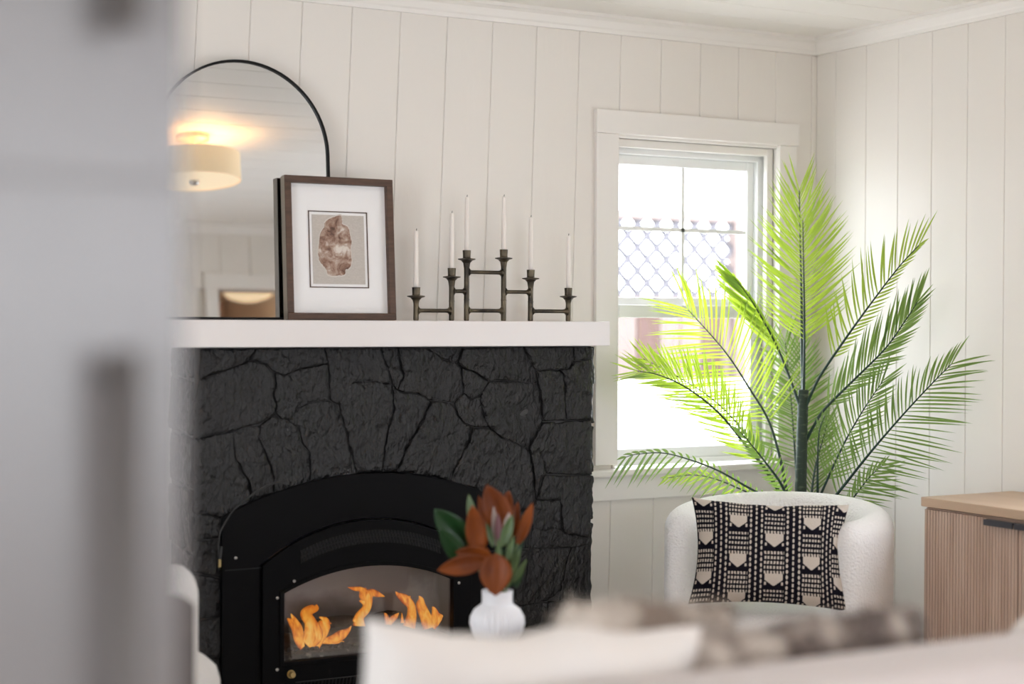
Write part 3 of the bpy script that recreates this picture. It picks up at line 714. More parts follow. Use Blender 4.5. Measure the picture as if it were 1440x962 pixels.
so = [(-.012,.335),(.004,.340),(.012,.333),(.013,.312),(.024,.308),(.036,.296),(.040,.272),(.044,.252),(.040,.236),(.042,.205),(.040,.180),(.030,.168),(.020,.163),(.018,.150),(.006,.146),(-.030,.145),(-.042,.150),(-.046,.164),(-.058,.178),(-.070,.196),(-.072,.222),(-.068,.256),(-.062,.282),(-.050,.300),(-.046,.316),(-.030,.328)]
so = smooth_path([(x, 0, z) for x, z in so+so[:1]], 4)[:-1]
sp2 = [(p[0]+RNG.normal(0, .0008), p[2]-.002+RNG.normal(0, .0008)) for p in so]
cx_, cz_ = np.mean([p[0] for p in sp2]), np.mean([p[1] for p in sp2])
vs_ = [(cx_+(x-cx_)*f, y, cz_+(z-cz_)*f) for f, y in ((1.0, .0026), (.985, .0016), (.6, .0008)) for x, z in sp2]+[(cx_, .0006, cz_)]
n_ = len(sp2); fs = [(r*n_+i, r*n_+(i+1) % n_, (r+1)*n_+(i+1) % n_, (r+1)*n_+i) for r in range(2) for i in range(n_)]+[(2*n_+i, 2*n_+(i+1) % n_, 3*n_) for i in range(n_)]
o = local(MB().add(vs_, fs).build('shell', shell_mat()), pr_); o['label'] = 'mottled brown and white oyster shell print'
vs_ = [(cx_+(x-cx_)*f, .0023, cz_+(z-cz_)*f) for f in (1.035, .99) for x, z in sp2]
local(MB().add(vs_, [(i, (i+1) % n_, n_+(i+1) % n_, n_+i) for i in range(n_)]).build('shell_edge', mat('pale_shell_edge', (.60, .55, .50), .7)), pr_)

# ------------------------------------------------------------------ candelabra and candles
CY, MZ = -.15, 1.3503
cpx = [(585,404,322), (635,377,297), (656,352,274.5), (708,351,274), (746,379.5,303), (799,405,329)]
cdl = thing('candelabra', 'aged bronze six-armed candelabra standing on the white mantel', 'candelabra', (2.63, CY, MZ))
CX = []; 
for i, (x, yt, yc) in enumerate(cpx):
    b = at(x, 452, 1, CY); X = float(b[0]); zt = float(at(x, yt, 1, CY)[2]); CX.append((X, zt, float(at(x, yc, 1, CY)[2])))
    pf = [(0, 0), (.0075, 0), (.0088, .003), (.0088, zt-MZ-.075), (.0092, zt-MZ-.060), (.012, zt-MZ-.042), (.019, zt-MZ-.034), (.029, zt-MZ-.031), (.0295, zt-MZ-.028), (.020, zt-MZ-.0265), (.0135, zt-MZ-.026), (.0128, zt-MZ-.022), (.0138, zt-MZ), (.0112, zt-MZ), (.0105, zt-MZ-.012), (0, zt-MZ-.012)]
    h0 = zt-MZ
    if h0 < .13: pf[3] = (.0088, h0-.055); pf[4] = (.0095, h0-.050)
    MB().lathe(pf, 28, (X, CY, MZ)).build('candle_post', M_bronze, cdl, smooth=False)
    if h0 > .15:
        MB().lathe([(.0089, -.0015), (.0098, -.001), (.0098, .001), (.0089, .0015)], 24, (X, CY, MZ+(.065 if i in (1, 4) else .07))).build('post_collar', M_bronze, cdl)
def bar(i, j, py):
    z = float(at(680, py, 1, CY)[2]); xa, xb = CX[i][0]+.006, CX[j][0]-.006; n = 16; path = []; rad = []
    for k in range(n+1):
        t = k/n; x = xa+(xb-xa)*t; e = min(x-xa, xb-x); path.append((x, CY, z)); rad.append(.0064+.009*max(0, 1-e/.012)**2)
    MB().tube(path, rad, 12).build('cross_bar', M_bronze, cdl, smooth=True)
for i, j, py in ((0,1,437.5), (1,2,410), (2,3,383), (2,3,437), (3,4,410), (4,5,437)): bar(i, j, py)
cl = ['leftmost white taper candle, in the low outer cup near the framed print', 'second white taper candle from the framed print, mid height', 'tall white taper candle in the left of the two highest cups',
      'tall white taper candle in the right of the two highest cups', 'white taper candle second from the window, mid height', 'rightmost white taper candle, in the low outer cup nearest the window']
for (X, zt, zc), lb in zip(CX, cl):
    t = thing('taper_candle', lb, 'candle', (X, CY, zt-.0115), 'taper candles in the candelabra')
    h = zc-zt+.0115-.006
    local(MB().lathe([(0, 0), (.0084, 0), (.0083, .03), (.0076, h*.6), (.0066, h-.008), (.0056, h-.002), (.003, h), (0, h-.001)], 20).build('wax', M_wax, smooth=True), t)
    local(MB().tube([(0, 0, h-.003), (.0004, 0, h+.003), (.0012, 0, h+.007)], .0011, 6).build('wick', M_wick), t)

# ------------------------------------------------------------------ barrel chairs
def barrel_chair(label, loc, rz, group=None):
    t = thing('barrel_chair', label, 'chair', loc, group, rz)
    Rx, Ry, th = .312, .312, .115
    NP = 60; a0 = math.radians(60)
    def hgt(a):                                   # a: 0 front .. pi back
        s = (1-math.cos(a))/2
        return .715+.052*s
    prof_n = 18
    vs_ = []; rings = []
    def ring(a, push=0.0, scale=1.0, drop=0.0):
        c = Vector((math.sin(a)*Rx, -math.cos(a)*Ry*(1.0 if abs(math.cos(a)) < 2 else 1), 0))
        n = Vector((math.sin(a)/Rx, -math.cos(a)/Ry, 0)).normalized()
        tg = Vector((math.cos(a), math.sin(a), 0)); c = c-tg*push*(1 if a < PI else -1)
        H = hgt(min(a, 2*PI-a))-drop; hw = th/2*scale; k = []
        zb = .10
        for i in range(prof_n+1):
            u = PI*i/prof_n
            k.append(c+n*hw*math.cos(u)*1.0+Vector((0, 0, H-th*.55+th*.55*math.sin(u)*(.35+.65*scale))))
        inner = c-n*hw; outer = c+n*hw
        lo = [Vector((outer.x, outer.y, H*.6)), Vector((outer.x, outer.y, H*.3)), Vector((outer.x*.97, outer.y*.97, zb))]
        li = [Vector((inner.x, inner.y, zb)), Vector((inner.x, inner.y, H*.3)), Vector((inner.x, inner.y, H*.6))]
        return li+[Vector(q) for q in reversed(k)]+lo
    seq = []
    for s_ in (1.0, .92, .75, .5, .25): 
        seq.append((a0, .052*s_, math.sqrt(max(0, 1-s_**2))*.92+.08, .03*s_*s_))
    for i in range(NP+1): seq.append((a0+(2*PI-2*a0)*i/NP, 0, 1, 0))
    for s_ in (.25, .5, .75, .92, 1.0): seq.append((2*PI-a0, .052*s_, math.sqrt(max(0, 1-s_**2))*.92+.08, .03*s_*s_))
    rs = [ring(*q) for q in seq]; m_ = len(rs[0]); fs = []
    for r in rs: vs_ += r
    for i in range(len(rs)-1):
        for k in range(m_): l = (k+1) % m_; fs.append((i*m_+k, i*m_+l, (i+1)*m_+l, (i+1)*m_+k))
    fs += [tuple(range(m_)), tuple((len(rs)-1)*m_+k for k in range(m_))]
    local(MB().add(vs_, fs).build('shell', M_boucle, smooth=True), t)
    # crowned seat cushion reaching the front
    n = 48; prof = [(0, .30), (.90, .30), (.97, .315), (1.0, .345), (1.0, .385), (.975, .415), (.92, .432), (.75, .444), (.4, .452), (0, .455)]
    vs_ = []; fs = []
    for i in range(n):
        a = 2*PI*i/n
        ex = abs(math.sin(a))**.8*math.copysign(1, math.sin(a)); ey = abs(math.cos(a))**.8*math.copysign(1, math.cos(a))
        for r, z in prof: vs_.append((ex*r*.262, -ey*r*(.325 if ey > 0 else .25), z))
    m_ = len(prof)
    for i in range(n):
        j = (i+1) % n
        for k in range(m_-1): fs.append((i*m_+k, j*m_+k, j*m_+k+1, i*m_+k+1))
    local(MB().add(vs_, fs).build('seat_cushion', M_boucle, smooth=True), t)
    local(MB().lathe([(0, .10), (.285, .10), (.295, .12), (.295, .29), (.28, .302), (0, .302)], 48).build('seat_base', M_boucle, smooth=True), t)
    local(MB().lathe([(0, 0), (.23, 0), (.24, .01), (.24, .10), (0, .10)], 40).build('plinth', M_legwood), t)
    return t
FACE = math.atan2(-.79, .68)                      # local -Y turned towards the room
ch1 = barrel_chair('white boucle barrel armchair in front of the palm, holding the patterned pillow', (3.385, -.72, 0), math.radians(-54), 'boucle barrel chairs')
ch2 = barrel_chair('white boucle barrel armchair left of the hearth, mostly hidden by the refrigerator', (1.165, -.64, 0), math.radians(85), 'boucle barrel chairs')

# ------------------------------------------------------------------ pillows
def pillow(name, W, H, T, matl, nu=40, nv=30, pw=.5, pinch=.05, wob=.0, seed=0, col=None):
    """soft pillow in its own frame: x width, z height, y thickness"""
    mb = MB(); cols = []
    for sgn in (-1, 1):
        for j in range(nv+1):
            for i in range(nu+1):
                u, v = -1+2*i/nu, -1+2*j/nv
                e = max(0, (1-u**4))**pw*max(0, (1-v**4))**pw
                x = u*W/2*(1-pinch*(1-v*v)*u*u); z = v*H/2*(1-pinch*(1-u*u)*v*v)
                nz = mnoise.noise(Vector((u*2.1+seed, v*2.1, sgn+seed)))*wob
                nx = mnoise.noise(Vector((u*2.5, seed, 4.2)))*wob*1.2
                y = sgn*(T/2*e+nz*min(1, e*2.5)); mb.v.append((x, y, z+nx*max(0, v)))
                if col is not None: cols.append(col(u, v) if sgn < 0 else (.6, .57, .52))
    n = (nu+1)*(nv+1)
    for s_ in (0, 1):
        for j in range(nv):
            for i in range(nu):
                a = s_*n+j*(nu+1)+i; q = (a, a+1, a+nu+2, a+nu+1); mb.f.append(q if s_ == 0 else q[::-1])
    me = bpy.data.meshes.new(name); me.from_pydata(mb.v, [], mb.f)
    for p in me.polygons: p.use_smooth = True
    if col is not None:
        at_ = me.color_attributes.new('weave', 'FLOAT_COLOR', 'POINT')
        at_.data.foreach_set('color', np.array([(*c, 1) for c in cols], np.float32).ravel())
    me.materials.append(matl); o = bpy.data.objects.new(name, me); C.objects.link(o); return o
def weave(u, v):
    INK, CRM = (.007, .006, .011), (.58, .51, .45)
    U = (u+1)/2; V = (v+1)/2
    cen = [.070, .302, .530, .770, .980]
    k = int(np.argmin([abs(U-c) for c in cen])); d = (U-cen[k])
    if abs(d) < .062:                            # figured column
        ph = (V*2.7+(.545 if k % 2 == 0 else .085)) % 1.0     # 0..1 upward inside one repeat
        if ph < .34:                             # pentagon pointing down
            y = ph/.34
            wd = .055 if y > .5 else .055*(y/.5)
            if abs(d) < wd and y > .04: return CRM
            if .1 < y < .34 and abs(abs(d)-.052) < .006: return CRM
            return INK
        if ph > .95: return INK
        r5 = (ph-.34)/.61*5; row = r5 % 1.0
        dash = (d/.0200+.5+.12*math.sin(r5*1.3)) % 1.0
        return CRM if row < .58 and dash > .40 else INK
    lo, hi = (cen[k]+.062, cen[k+1]-.062) if d > 0 and k < 4 else ((cen[k-1]+.062, cen[k]-.062) if k > 0 else (-.2, .008))
    t = (U-lo)/max(hi-lo, 1e-6)
    if 0 < t < 1:                                # band of dark cords with thin stitched lines
        for c in (.17, .5, .83):
            w_ = math.sin(V*2*PI*19+c*9)
            if w_ > -.6 and abs(t-c) < .042+.022*w_: return CRM
    return INK
M_weave = mat('black_cream_weave', (.5, .5, .5), .95, spec=.1, bump=(260, .4, 2, (1, 1, 1)))
nd = M_weave.node_tree.nodes.new('ShaderNodeVertexColor'); nd.layer_name = 'weave'
M_weave.node_tree.links.new(nd.outputs['Color'], M_weave.node_tree.nodes['Principled BSDF'].inputs['Base Color'])
tp = thing('patterned_pillow', 'black and cream woven lumbar pillow propped on the boucle armchair seat', 'pillow', (3.36, -.72, .455))
pc = pillow('cover', .492, .335, .15, M_weave, 330, 220, .45, .10, .004, 2, weave)
local(pc, tp)
pcenter = deep(1081, 779, 5.16)
tp.location = (pcenter[0], pcenter[1], pcenter[2]); tp.rotation_euler = (math.radians(-14), math.radians(1.2), math.radians(-37))

# ------------------------------------------------------------------ cabinet on the right
cab = thing('fluted_cabinet', 'pale oak sideboard with fluted doors against the right wall', 'cabinet', (3.92, -1.8, 0))
CF, CE, CN = XR-.42, -1.045, -2.64
CT = .795
MB().box((CF-.006, CN, CT-.030), (XR-.02, CE+.004, CT)).build('top', M_oak, cab, bevel=.0025)
MB().box((CF+.012, CN+.006, .10), (XR-.022, CE-.004, CT-.034)).build('carcass', M_flute, cab)
dw = .397
for k in range(4):
    y1 = CE-.006-dw*k; y0 = y1-dw+.003; pts = []; npit = int((y1-y0)/.0125); pit = (y1-y0)/npit
    for i in range(npit):
        a = y1-pit*i
        for q, dd in ((.0, .004), (.16, .004), (.18, 0), (.98, 0)): pts.append((CF+dd, a-pit*q))
    pts.append((CF+.004, y0)); n = len(pts); z0, z1 = .105, CT-.038
    vs_ = [(x, y, z0) for x, y in pts]+[(x, y, z1) for x, y in pts]+[(CF+.012, y1, z0), (CF+.012, y0, z0), (CF+.012, y1, z1), (CF+.012, y0, z1)]
    fs = [(i, i+1, n+i+1, n+i) for i in range(n-1)]+[tuple(list(range(n, 2*n))+[2*n+3, 2*n+2])]
    d = MB().add(vs_, fs).build('door', M_flute, cab)
    if k % 2 == 0: ya, yb = y0+.001, y0+.118
    else: ya, yb = y1-.118, y1-.001
    ha = -1.305 if k == 0 else None
    MB().box((CF-.020, ya, CT-.046), (CF+.004, yb, CT-.040)).box((CF-.022, ya, CT-.058), (CF-.018, yb, CT-.040)).build('edge_pull', M_gun, d, bevel=.001)
for y in (CE-.06, CN+.06):
    for x in (CF+.05, XR-.08): MB().box((x-.018, y-.018, 0), (x+.018, y+.018, .10)).build('leg', M_oak, cab, bevel=.003)

# ------------------------------------------------------------------ palm
PX, PY = at(1127, 650, 1, -.36)[0], -.36
palm = thing('potted_palm', 'tall green palm with feathery fronds behind the white armchair', 'palm', (PX, PY, 0))
MB().lathe([(0, .0), (.12, 0), (.14, .02), (.165, .27), (.165, .285), (.15, .285), (.148, .24), (0, .24)], 40, (PX, PY, 0)).build('pot', M_pot, palm, smooth=True)
MB().lathe([(0, .245), (.147, .245), (.147, .235)], 30, (PX, PY, 0)).build('soil', M_soil, palm)
tr = [at(x, y, 1, PY) for x, y in ((1126,700),(1127,650),(1128,600),(1129,570),(1130,548))]
base = np.array([PX, PY, .24])
tpth = smooth_path([base]+tr, 6); nt_ = len(tpth)
MB().tube(tpth, [.021*(1-.15*i/nt_)*(1+.07*(i % 2)) for i in range(nt_)], 12).build('trunk', M_trunk, palm, smooth=True)
CR = tr[-2]
def frond(pts, t0, n, LL, LR, aL, aR, stem_r=.0055, mt=None, wid=.0068, droop=.0, nrm=None, seed=0, Lp=(.55, 1.0, .55), fold=0.0):
    """pts: rachis as (px, py, depth Y); leaflets from parameter t0. L/R = side lengths (m); a = angle from the rachis (deg)"""
    rng = np.random.default_rng(100+seed)
    path = np.array(smooth_path([at(x, y, 1, yy) for x, y, yy in pts], 8)); m_ = len(path)
    cum = np.concatenate([[0], np.cumsum(np.linalg.norm(np.diff(path, axis=0), axis=1))]); cum /= cum[-1]
    rad = [stem_r*(1-.75*c) for c in cum]
    fr = MB().tube(path, rad, 7).build('frond', M_stem, palm, smooth=True)
    mb = MB(); N = np.array(nrm if nrm is not None else (CAM-path[m_//2]), float); N /= np.linalg.norm(N)
    n = int(n*.82)
    for k in range(n):
        s = k/(n-1); c = t0+(1-t0)*s
        p = np.array([np.interp(c, cum, path[:, a]) for a in range(3)]); p2 = np.array([np.interp(min(c+.03, 1), cum, path[:, a]) for a in range(3)]); p1 = np.array([np.interp(max(c-.03, 0), cum, path[:, a]) for a in range(3)])
        T = (p2-p1)/np.linalg.norm(p2-p1); S = np.cross(T, N); S /= np.linalg.norm(S); Nn = np.cross(S, T)
        prof_ = np.interp(s, [0, .4, 1], Lp)
        for side, L, ang in ((-1, LL, aL), (1, LR, aR)):
            if L <= 0: continue
            a = math.radians(ang*(1-.62*s**2.2)+rng.normal(0, 3)); l = 1.18*L*prof_*(1+rng.normal(0, .06))
            ff = math.radians(fold+rng.normal(0, 7))
            sd = side*S*math.cos(ff)+Nn*math.sin(ff)
            D = T*math.cos(a)+sd*math.sin(a); B = np.cross(D, Nn); B /= np.linalg.norm(B); Q = np.cross(B, D)
            w_ = wid*(.8+.4*rng.random()); segs = 5; k0 = len(mb.v)
            for i in range(segs+1):
                u = i/segs; c_ = p+D*l*u+np.array([0, 0, -1])*droop*l*u*u+T*l*.12*u*u
                ww = w_*.5*(math.sin(PI*min(.12+u*.9, 1))**.8 if u < 1 else .02)
                mb.v += [tuple(c_-B*ww+Q*ww*.4), tuple(c_), tuple(c_+B*ww+Q*ww*.4)]
            for i in range(segs):
                b_ = k0+3*i; mb.f += [(b_, b_+1, b_+4, b_+3), (b_+1, b_+2, b_+5, b_+4)]
    # keep leaflets clear of the right and back wall
    V = np.array(mb.v); V[:, 0] = np.minimum(V[:, 0], XR-.012); V[:, 1] = np.minimum(V[:, 1], -.012); mb.v = [tuple(q) for q in V]
    o = MB(); o.v = mb.v; o.f = mb.f
    me = bpy.data.meshes.new('leaflets'); me.from_pydata(o.v, [], o.f); me.materials.append(mt or M_leaf)
    for p in me.polygons: p.use_smooth = True
    ob = bpy.data.objects.new('leaflets', me); C.objects.link(ob); attach(ob, fr); ob['kind'] = 'stuff'
    return fr
Y0 = PY
# upright pair in the middle
frond([(1130,560,Y0),(1128,500,Y0+.02),(1127,420,Y0+.05),(1125,330,Y0+.08),(1124,268,Y0+.09)], .30, 40, .20, .20, 58, 58, .007, seed=1, Lp=(.75, 1.0, .55))
frond([(1130,560,Y0),(1131,500,Y0-.01),(1131,430,Y0-.0),(1130,370,Y0+.02),(1129,310,Y0+.02)], .33, 34, .19, .20, 58, 58, .006, seed=2, Lp=(.75, 1.0, .6))
# folded bright frond towards the window
frond([(1126,575,Y0),(1108,525,Y0+.03),(1088,478,Y0+.06),(1058,425,Y0+.08),(1034,392,Y0+.09)], .42, 34, .165, .03, 26, 20, .006, seed=3, wid=.010, Lp=(.9, 1.0, .55))
# arching frond across the window
frond([(1108,700,Y0),(1096,640,Y0+.03),(1080,590,Y0+.06),(1055,548,Y0+.09),(1020,495,Y0+.12),(968,436,Y0+.14)], .36, 38, .225, .25, 64, 62, .006, seed=4, droop=.16, Lp=(.75, 1.0, .62))
# bushy frond sweeping left
frond([(1100,700,Y0),(1080,665,Y0+.02),(1050,628,Y0+.05),(1010,580,Y0+.07),(965,545,Y0+.09),(925,527,Y0+.10),(897,522,Y0+.10)], .22, 46, .15, .16, 42, 46, .006, seed=5, Lp=(.6, 1.0, .6))
frond([(1100,700,Y0),(1072,655,Y0+.04),(1040,600,Y0+.08),(1000,560,Y0+.11),(950,528,Y0+.13),(905,505,Y0+.13)], .40, 34, .12, .13, 40, 60, .004, seed=6, Lp=(.6, 1.0, .6))
# low drooping frond over the sill
frond([(1112,715,Y0-.02),(1060,690,Y0-.03),(1010,662,Y0-.03),(965,645,Y0-.03),(930,637,Y0-.02),(895,639,Y0-.02),(880,643,Y0-.02)], .12, 30, .085, .03, 75, 60, .005, seed=7, droop=.35, mt=M_leafd, wid=.009, Lp=(.8, 1.0, 1.0))
frond([(1112,715,Y0+.02),(1060,696,Y0+.04),(1010,675,Y0+.05),(975,668,Y0+.06),(940,672,Y0+.06)], .25, 20, .07, .05, 40, 40, .004, seed=8, droop=.2)
# short curved frond beside the trunk
frond([(1112,712,Y0-.03),(1098,680,Y0-.05),(1080,655,Y0-.06),(1062,632,Y0-.06),(1040,606,Y0-.05)], .1, 24, .05, .055, 60, 70, .006, seed=9, mt=M_leafd, wid=.011)
# broad frond behind the trunk
frond([(1122,700,Y0+.10),(1118,640,Y0+.16),(1113,570,Y0+.19),(1108,520,Y0+.2),(1104,480,Y0+.2)], .20, 38, .16, .17, 66, 62, .005, seed=10, droop=.15, mt=M_leafd, Lp=(.9, 1.0, .6))
frond([(1126,640,Y0+.06),(1127,590,Y0+.12),(1127,540,Y0+.16),(1126,490,Y0+.17)], .12, 30, .12, .13, 62, 62, .005, seed=11, droop=.1, mt=M_leafd, Lp=(.9, 1.0, .7))
# right side, upper
frond([(1130,580,Y0),(1150,535,Y0-.06),(1176,495,Y0-.13),(1215,440,Y0-.23),(1262,378,Y0-.34),(1292,345,Y0-.40)], .32, 32, .165, .06, 50, 38, .006, seed=12, Lp=(.75, 1.0, .55))
frond([(1131,625,Y0),(1145,598,Y0-.04),(1160,575,Y0-.08),(1200,535,Y0-.16),(1245,490,Y0-.28),(1275,448,Y0-.36),(1290,425,Y0-.40)], .26, 42, .15, .10, 40, 34, .006, seed=13, mt=M_leafd, Lp=(.6, 1.0, .7), wid=.0075)
# right side, lower
frond([(1150,705,Y0-.05),(1170,660,Y0-.1),(1190,618,Y0-.15),(1215,575,Y0-.22),(1242,535,Y0-.28)], .18, 34, .12, .10, 48, 50, .005, seed=14, mt=M_leafd, Lp=(.75, 1.0, .7))
frond([(1160,715,Y0-.1),(1185,685,Y0-.16),(1225,635,Y0-.26),(1270,583,Y0-.38),(1310,540,Y0-.48),(1338,512,Y0-.55)], .10, 44, .15, .205, 52, 62, .006, seed=15, droop=.14, mt=M_leafd, Lp=(.8, 1.0, .6))
frond([(1180,722,Y0-.12),(1200,700,Y0-.16),(1222,672,Y0-.2),(1240,655,Y0-.22)], .1, 18, .07, .12, 40, 62, .004, seed=16, droop=.1, mt=M_leafd)
frond([(1140,705,Y0+.06),(1146,660,Y0+.08),(1158,615,Y0+.1),(1165,590,Y0+.1)], .08, 24, .09, .10, 42, 44, .005, seed=17, mt=M_leafd, Lp=(1, 1, .6))
frond([(1150,705,Y0-.06),(1150,650,Y0-.07),(1152,608,Y0-.08),(1160,585,Y0-.09)], .75, 6, .04, .04, 30, 30, .0055, seed=18, mt=M_leafd)

# ------------------------------------------------------------------ side table, vase and magnolia
VZ = 4.3
vb_ = deep(699, 898, VZ); VX, VY, VH = float(vb_[0]), float(vb_[1]), float(vb_[2])
tb = thing('side_table', 'small round dark wooden table under the vase, hidden behind the sofa cushion', 'table', (VX+.05, VY, 0))
MB().lathe([(0, VH-.03), (.125, VH-.03), (.135, VH-.025), (.135, VH-.005), (.13, VH-.001), (0, VH-.001)], 48, (VX+.05, VY, 0)).build('table_top', M_brown, tb)
for k in range(3):
    a = 2*PI*k/3+.4; MB().tube([(VX+.05+.09*math.cos(a), VY+.09*math.sin(a), VH-.03), (VX+.05+.15*math.cos(a), VY+.15*math.sin(a), 0)], [.018, .012], 10).build('leg', M_brown, tb)
vase = thing('vase', 'small white ribbed round vase holding rust magnolia leaves', 'vase', (VX, VY, VH))
s = VZ/FPX                                        # metres per photo pixel at the vase
def ribbed(prof, n=96, ribs=32, amp=.0022):
    vs_ = []; fs = []; m_ = len(prof)
    for i in range(n):
        a = 2*PI*i/n
        for r, z, k in prof:
            rr = r-amp*k*(0.5+.5*math.cos(ribs*a)); vs_.append((rr*math.cos(a), rr*math.sin(a), z))
    for i in range(n):
        j = (i+1) % n
        for k in range(m_-1): fs.append((i*m_+k, j*m_+k, j*m_+k+1, i*m_+k+1))
    return MB().add(vs_, fs)
H = 68*s
pf = [(0, 0, 0), (27*s, 0, 0), (30*s, .02*H, 1), (36*s, .15*H, 1), (39*s, .32*H, 1), (38*s, .46*H, 1), (33*s, .60*H, 1), (26*s, .68*H, .5), (22.5*s, .715*H, 0), (21.5*s, .76*H, 0), (21.5*s, .90*H, 0), (22*s, .985*H, 0), (21.5*s, H, 0), (20*s, H, 0), (19.5*s, .9*H, 0), (19*s, .74*H, 0), (0, .70*H, 0)]
local(ribbed(pf, 192, 30, .0042).build('body', M_vase, smooth=True), vase)
bq = thing('magnolia_bouquet', 'rust and green magnolia leaves arranged in the small white vase', 'bouquet', (VX, VY, VH+.75*H))
def leafblade(bx, by, tx, ty, wpx, mt, dz=0.0, dt=0.0, name='leaf', curl=.15, roll=0.0):
    """leaf from base pixel to tip pixel at depth VZ(+dz towards / away, +dt at the tip)"""
    b = deep(bx, by, VZ+dz); t = deep(tx, ty, VZ+dz+dt); D = t-b; L = np.linalg.norm(D); D /= L
    N = -A_-D*np.dot(-A_, D); N /= np.linalg.norm(N); S = np.cross(D, N)
    S2 = S*math.cos(roll)+N*math.sin(roll); N2 = -S*math.sin(roll)+N*math.cos(roll)
    wv = wpx*s*.5; mb = MB(); nu, nv = 12, 6
    for i in range(nu+1):
        u = i/nu; ww = wv*(math.sin(PI*u**.85)**.75 if 0 < u < 1 else .03); cc = b+D*L*u+N2*L*curl*4*u*(1-u)*-.35
        for j in range(nv+1):
            v = -1+2*j/nv; mb.v.append(tuple(cc+S2*ww*v+N2*(abs(v)**1.4)*ww*.38))
    for i in range(nu):
        for j in range(nv): a = i*(nv+1)+j; mb.f.append((a, a+1, a+nv+2, a+nv+1))
    o = mb.build(name, mt, bq, smooth=True)
    sd = o.modifiers.new('solid', 'SOLIDIFY'); sd.thickness = .0012
    return o
for a in [
    (662,772,611,716,40,M_green,.02,-.02), (660,800,617,741,27,M_green,.0,-.03), (667,745,659,695,14,M_sage,.03,.02),
    (674,782,664,710,29,M_rust,-.03,-.02), (712,748,684,682,40,M_rust,.02,.0), (727,768,749,707,18,M_rust,.01,.0,'leaf',.2,.4),
    (692,784,640,776,27,M_rust,-.04,-.02), (684,788,615,802,29,M_rust,-.05,-.03), (697,778,697,838,46,M_rust,-.06,-.02),
    (688,748,673,697,15,M_rust,.02,.0), (700,760,716,690,30,M_rust,.05,.03), (718,760,728,706,17,M_rust,.05,.02),
    (706,770,721,724,16,M_sage,-.02,.0), (699,770,694,712,11,M_palebud,.0,.0,'bud'), (702,765,700,722,11,M_bud,-.01,.0,'bud'), (712,756,716,720,12,M_palebud,-.015,0,'bud'),
    (701,800,701,757,9,M_sage,-.04,0), (712,805,722,752,9,M_sage,-.03,0), (718,815,732,770,9,M_sage,-.02,0), (722,820,741,786,9,M_sage,-.02,0), (712,822,717,785,8,M_green,-.03,0), (725,828,733,797,9,M_green,0,0),
    (694,770,684,735,9,M_sage,-.02,0), (681,800,672,804,9,M_sage,-.03,0), (716,825,738,795,14,M_green,.02,0), (705,820,708,770,14,M_green,.0,0), (690,815,684,770,16,M_rust,.0,0), (676,775,676,740,20,M_rust,.03,0), (720,790,735,745,16,M_green,.04,0)]:
    leafblade(*a)
for (x, y) in ((664,770),(676,770),(700,750),(716,755),(728,765),(740,790),(690,785),(702,765)):
    p0 = deep(699+(x-699)*.25, 856, VZ); p1 = deep(699+(x-699)*.3, 830, VZ); p2 = deep(x, y, VZ)
    MB().tube(smooth_path([p0, p1, p2], 4), .0028, 6).build('stem', M_sage, bq, smooth=True)

# ------------------------------------------------------------------ sofa with cushions
sofa = thing('sofa', 'pale grey linen sofa with its back to the viewer, blurred in the foreground', 'sofa', (2.1, -2.65, 0))
SB0, SBX0, SBX1 = -3.15, 1.0, 3.25
MB().box((SBX0, SB0, .12), (SBX1, SB0+.20, .828)).build('back', M_sofa, sofa, bevel=.035, seg=4, smooth=True)
MB().box((SBX0+.02, SB0+.18, .12), (SBX1-.02, -2.23, .30)).build('base', M_sofa, sofa, bevel=.02, seg=3)
for a, b in ((SBX0, SBX0+.16), (SBX1-.16, SBX1)): MB().box((a, SB0+.16, .12), (b, -2.22, .60)).build('arm', M_sofa, sofa, bevel=.035, seg=4)
for k in range(3):
    x0 = SBX0+.17+k*.653; MB().box((x0, SB0+.2, .30), (x0+.645, -2.24, .44)).build('seat_cushion', M_sofa, sofa, bevel=.04, seg=4)
for x in (SBX0+.08, SBX1-.08):
    for y in (SB0+.08, -2.3): MB().lathe([(0, 0), (.018, 0), (.026, .12), (0, .12)], 16, (x, y, 0)).build('leg', M_legwood, sofa)
def place_pillow(name, label, W, H, T, matl, cx, cy, cz, rx, ry, rz, **kw):
    o = pillow(name, W, H, T, matl, **kw); o.location = (cx, cy, cz); o.rotation_euler = (math.radians(rx), math.radians(ry), math.radians(rz)); return o
def topc(px, py, Y): return at(px, py, 1, Y)
a = topc(492, 873, -2.84); b = topc(958, 893, -2.84)
c1 = place_pillow('throw_pillow', '', .60, .45, .17, M_cushion, (a[0]+b[0])/2+.02, -2.79, .668, 8, 6.0, 0, nu=48, nv=36, wob=.02, pinch=.09, seed=5)
tag(c1, 'cream linen throw pillow with peaked left corner, leaning on the sofa back', 'pillow', 'sofa pillows')
c2 = place_pillow('throw_pillow', '', .5, .46, .16, M_cushion, 2.62, -2.76, .67, 10, -24, -5, nu=40, nv=30, wob=.01, pinch=.05, seed=9)
tag(c2, 'cream throw pillow at the far right end of the sofa', 'pillow', 'sofa pillows')
def fur_mat(name, c0, c1, c2, scale):
    m = mat(name, c0, .95); nt = m.node_tree; b = nt.nodes['Principled BSDF']
    tc = nt.nodes.new('ShaderNodeTexCoord'); n = nt.nodes.new('ShaderNodeTexNoise'); n.inputs['Scale'].default_value = scale; n.inputs['Detail'].default_value = 2
    r = nt.nodes.new('ShaderNodeValToRGB'); e = r.color_ramp.elements; e[0].position = .38; e[0].color = (*c1, 1); e[1].position = .60; e[1].color = (*c0, 1); q = e.new(.48); q.color = (*c2, 1)
    nt.links.new(tc.outputs['Object'], n.inputs['Vector']); nt.links.new(n.outputs['Fac'], r.inputs['Fac']); nt.links.new(r.outputs[0], b.inputs['Base Color']); return m
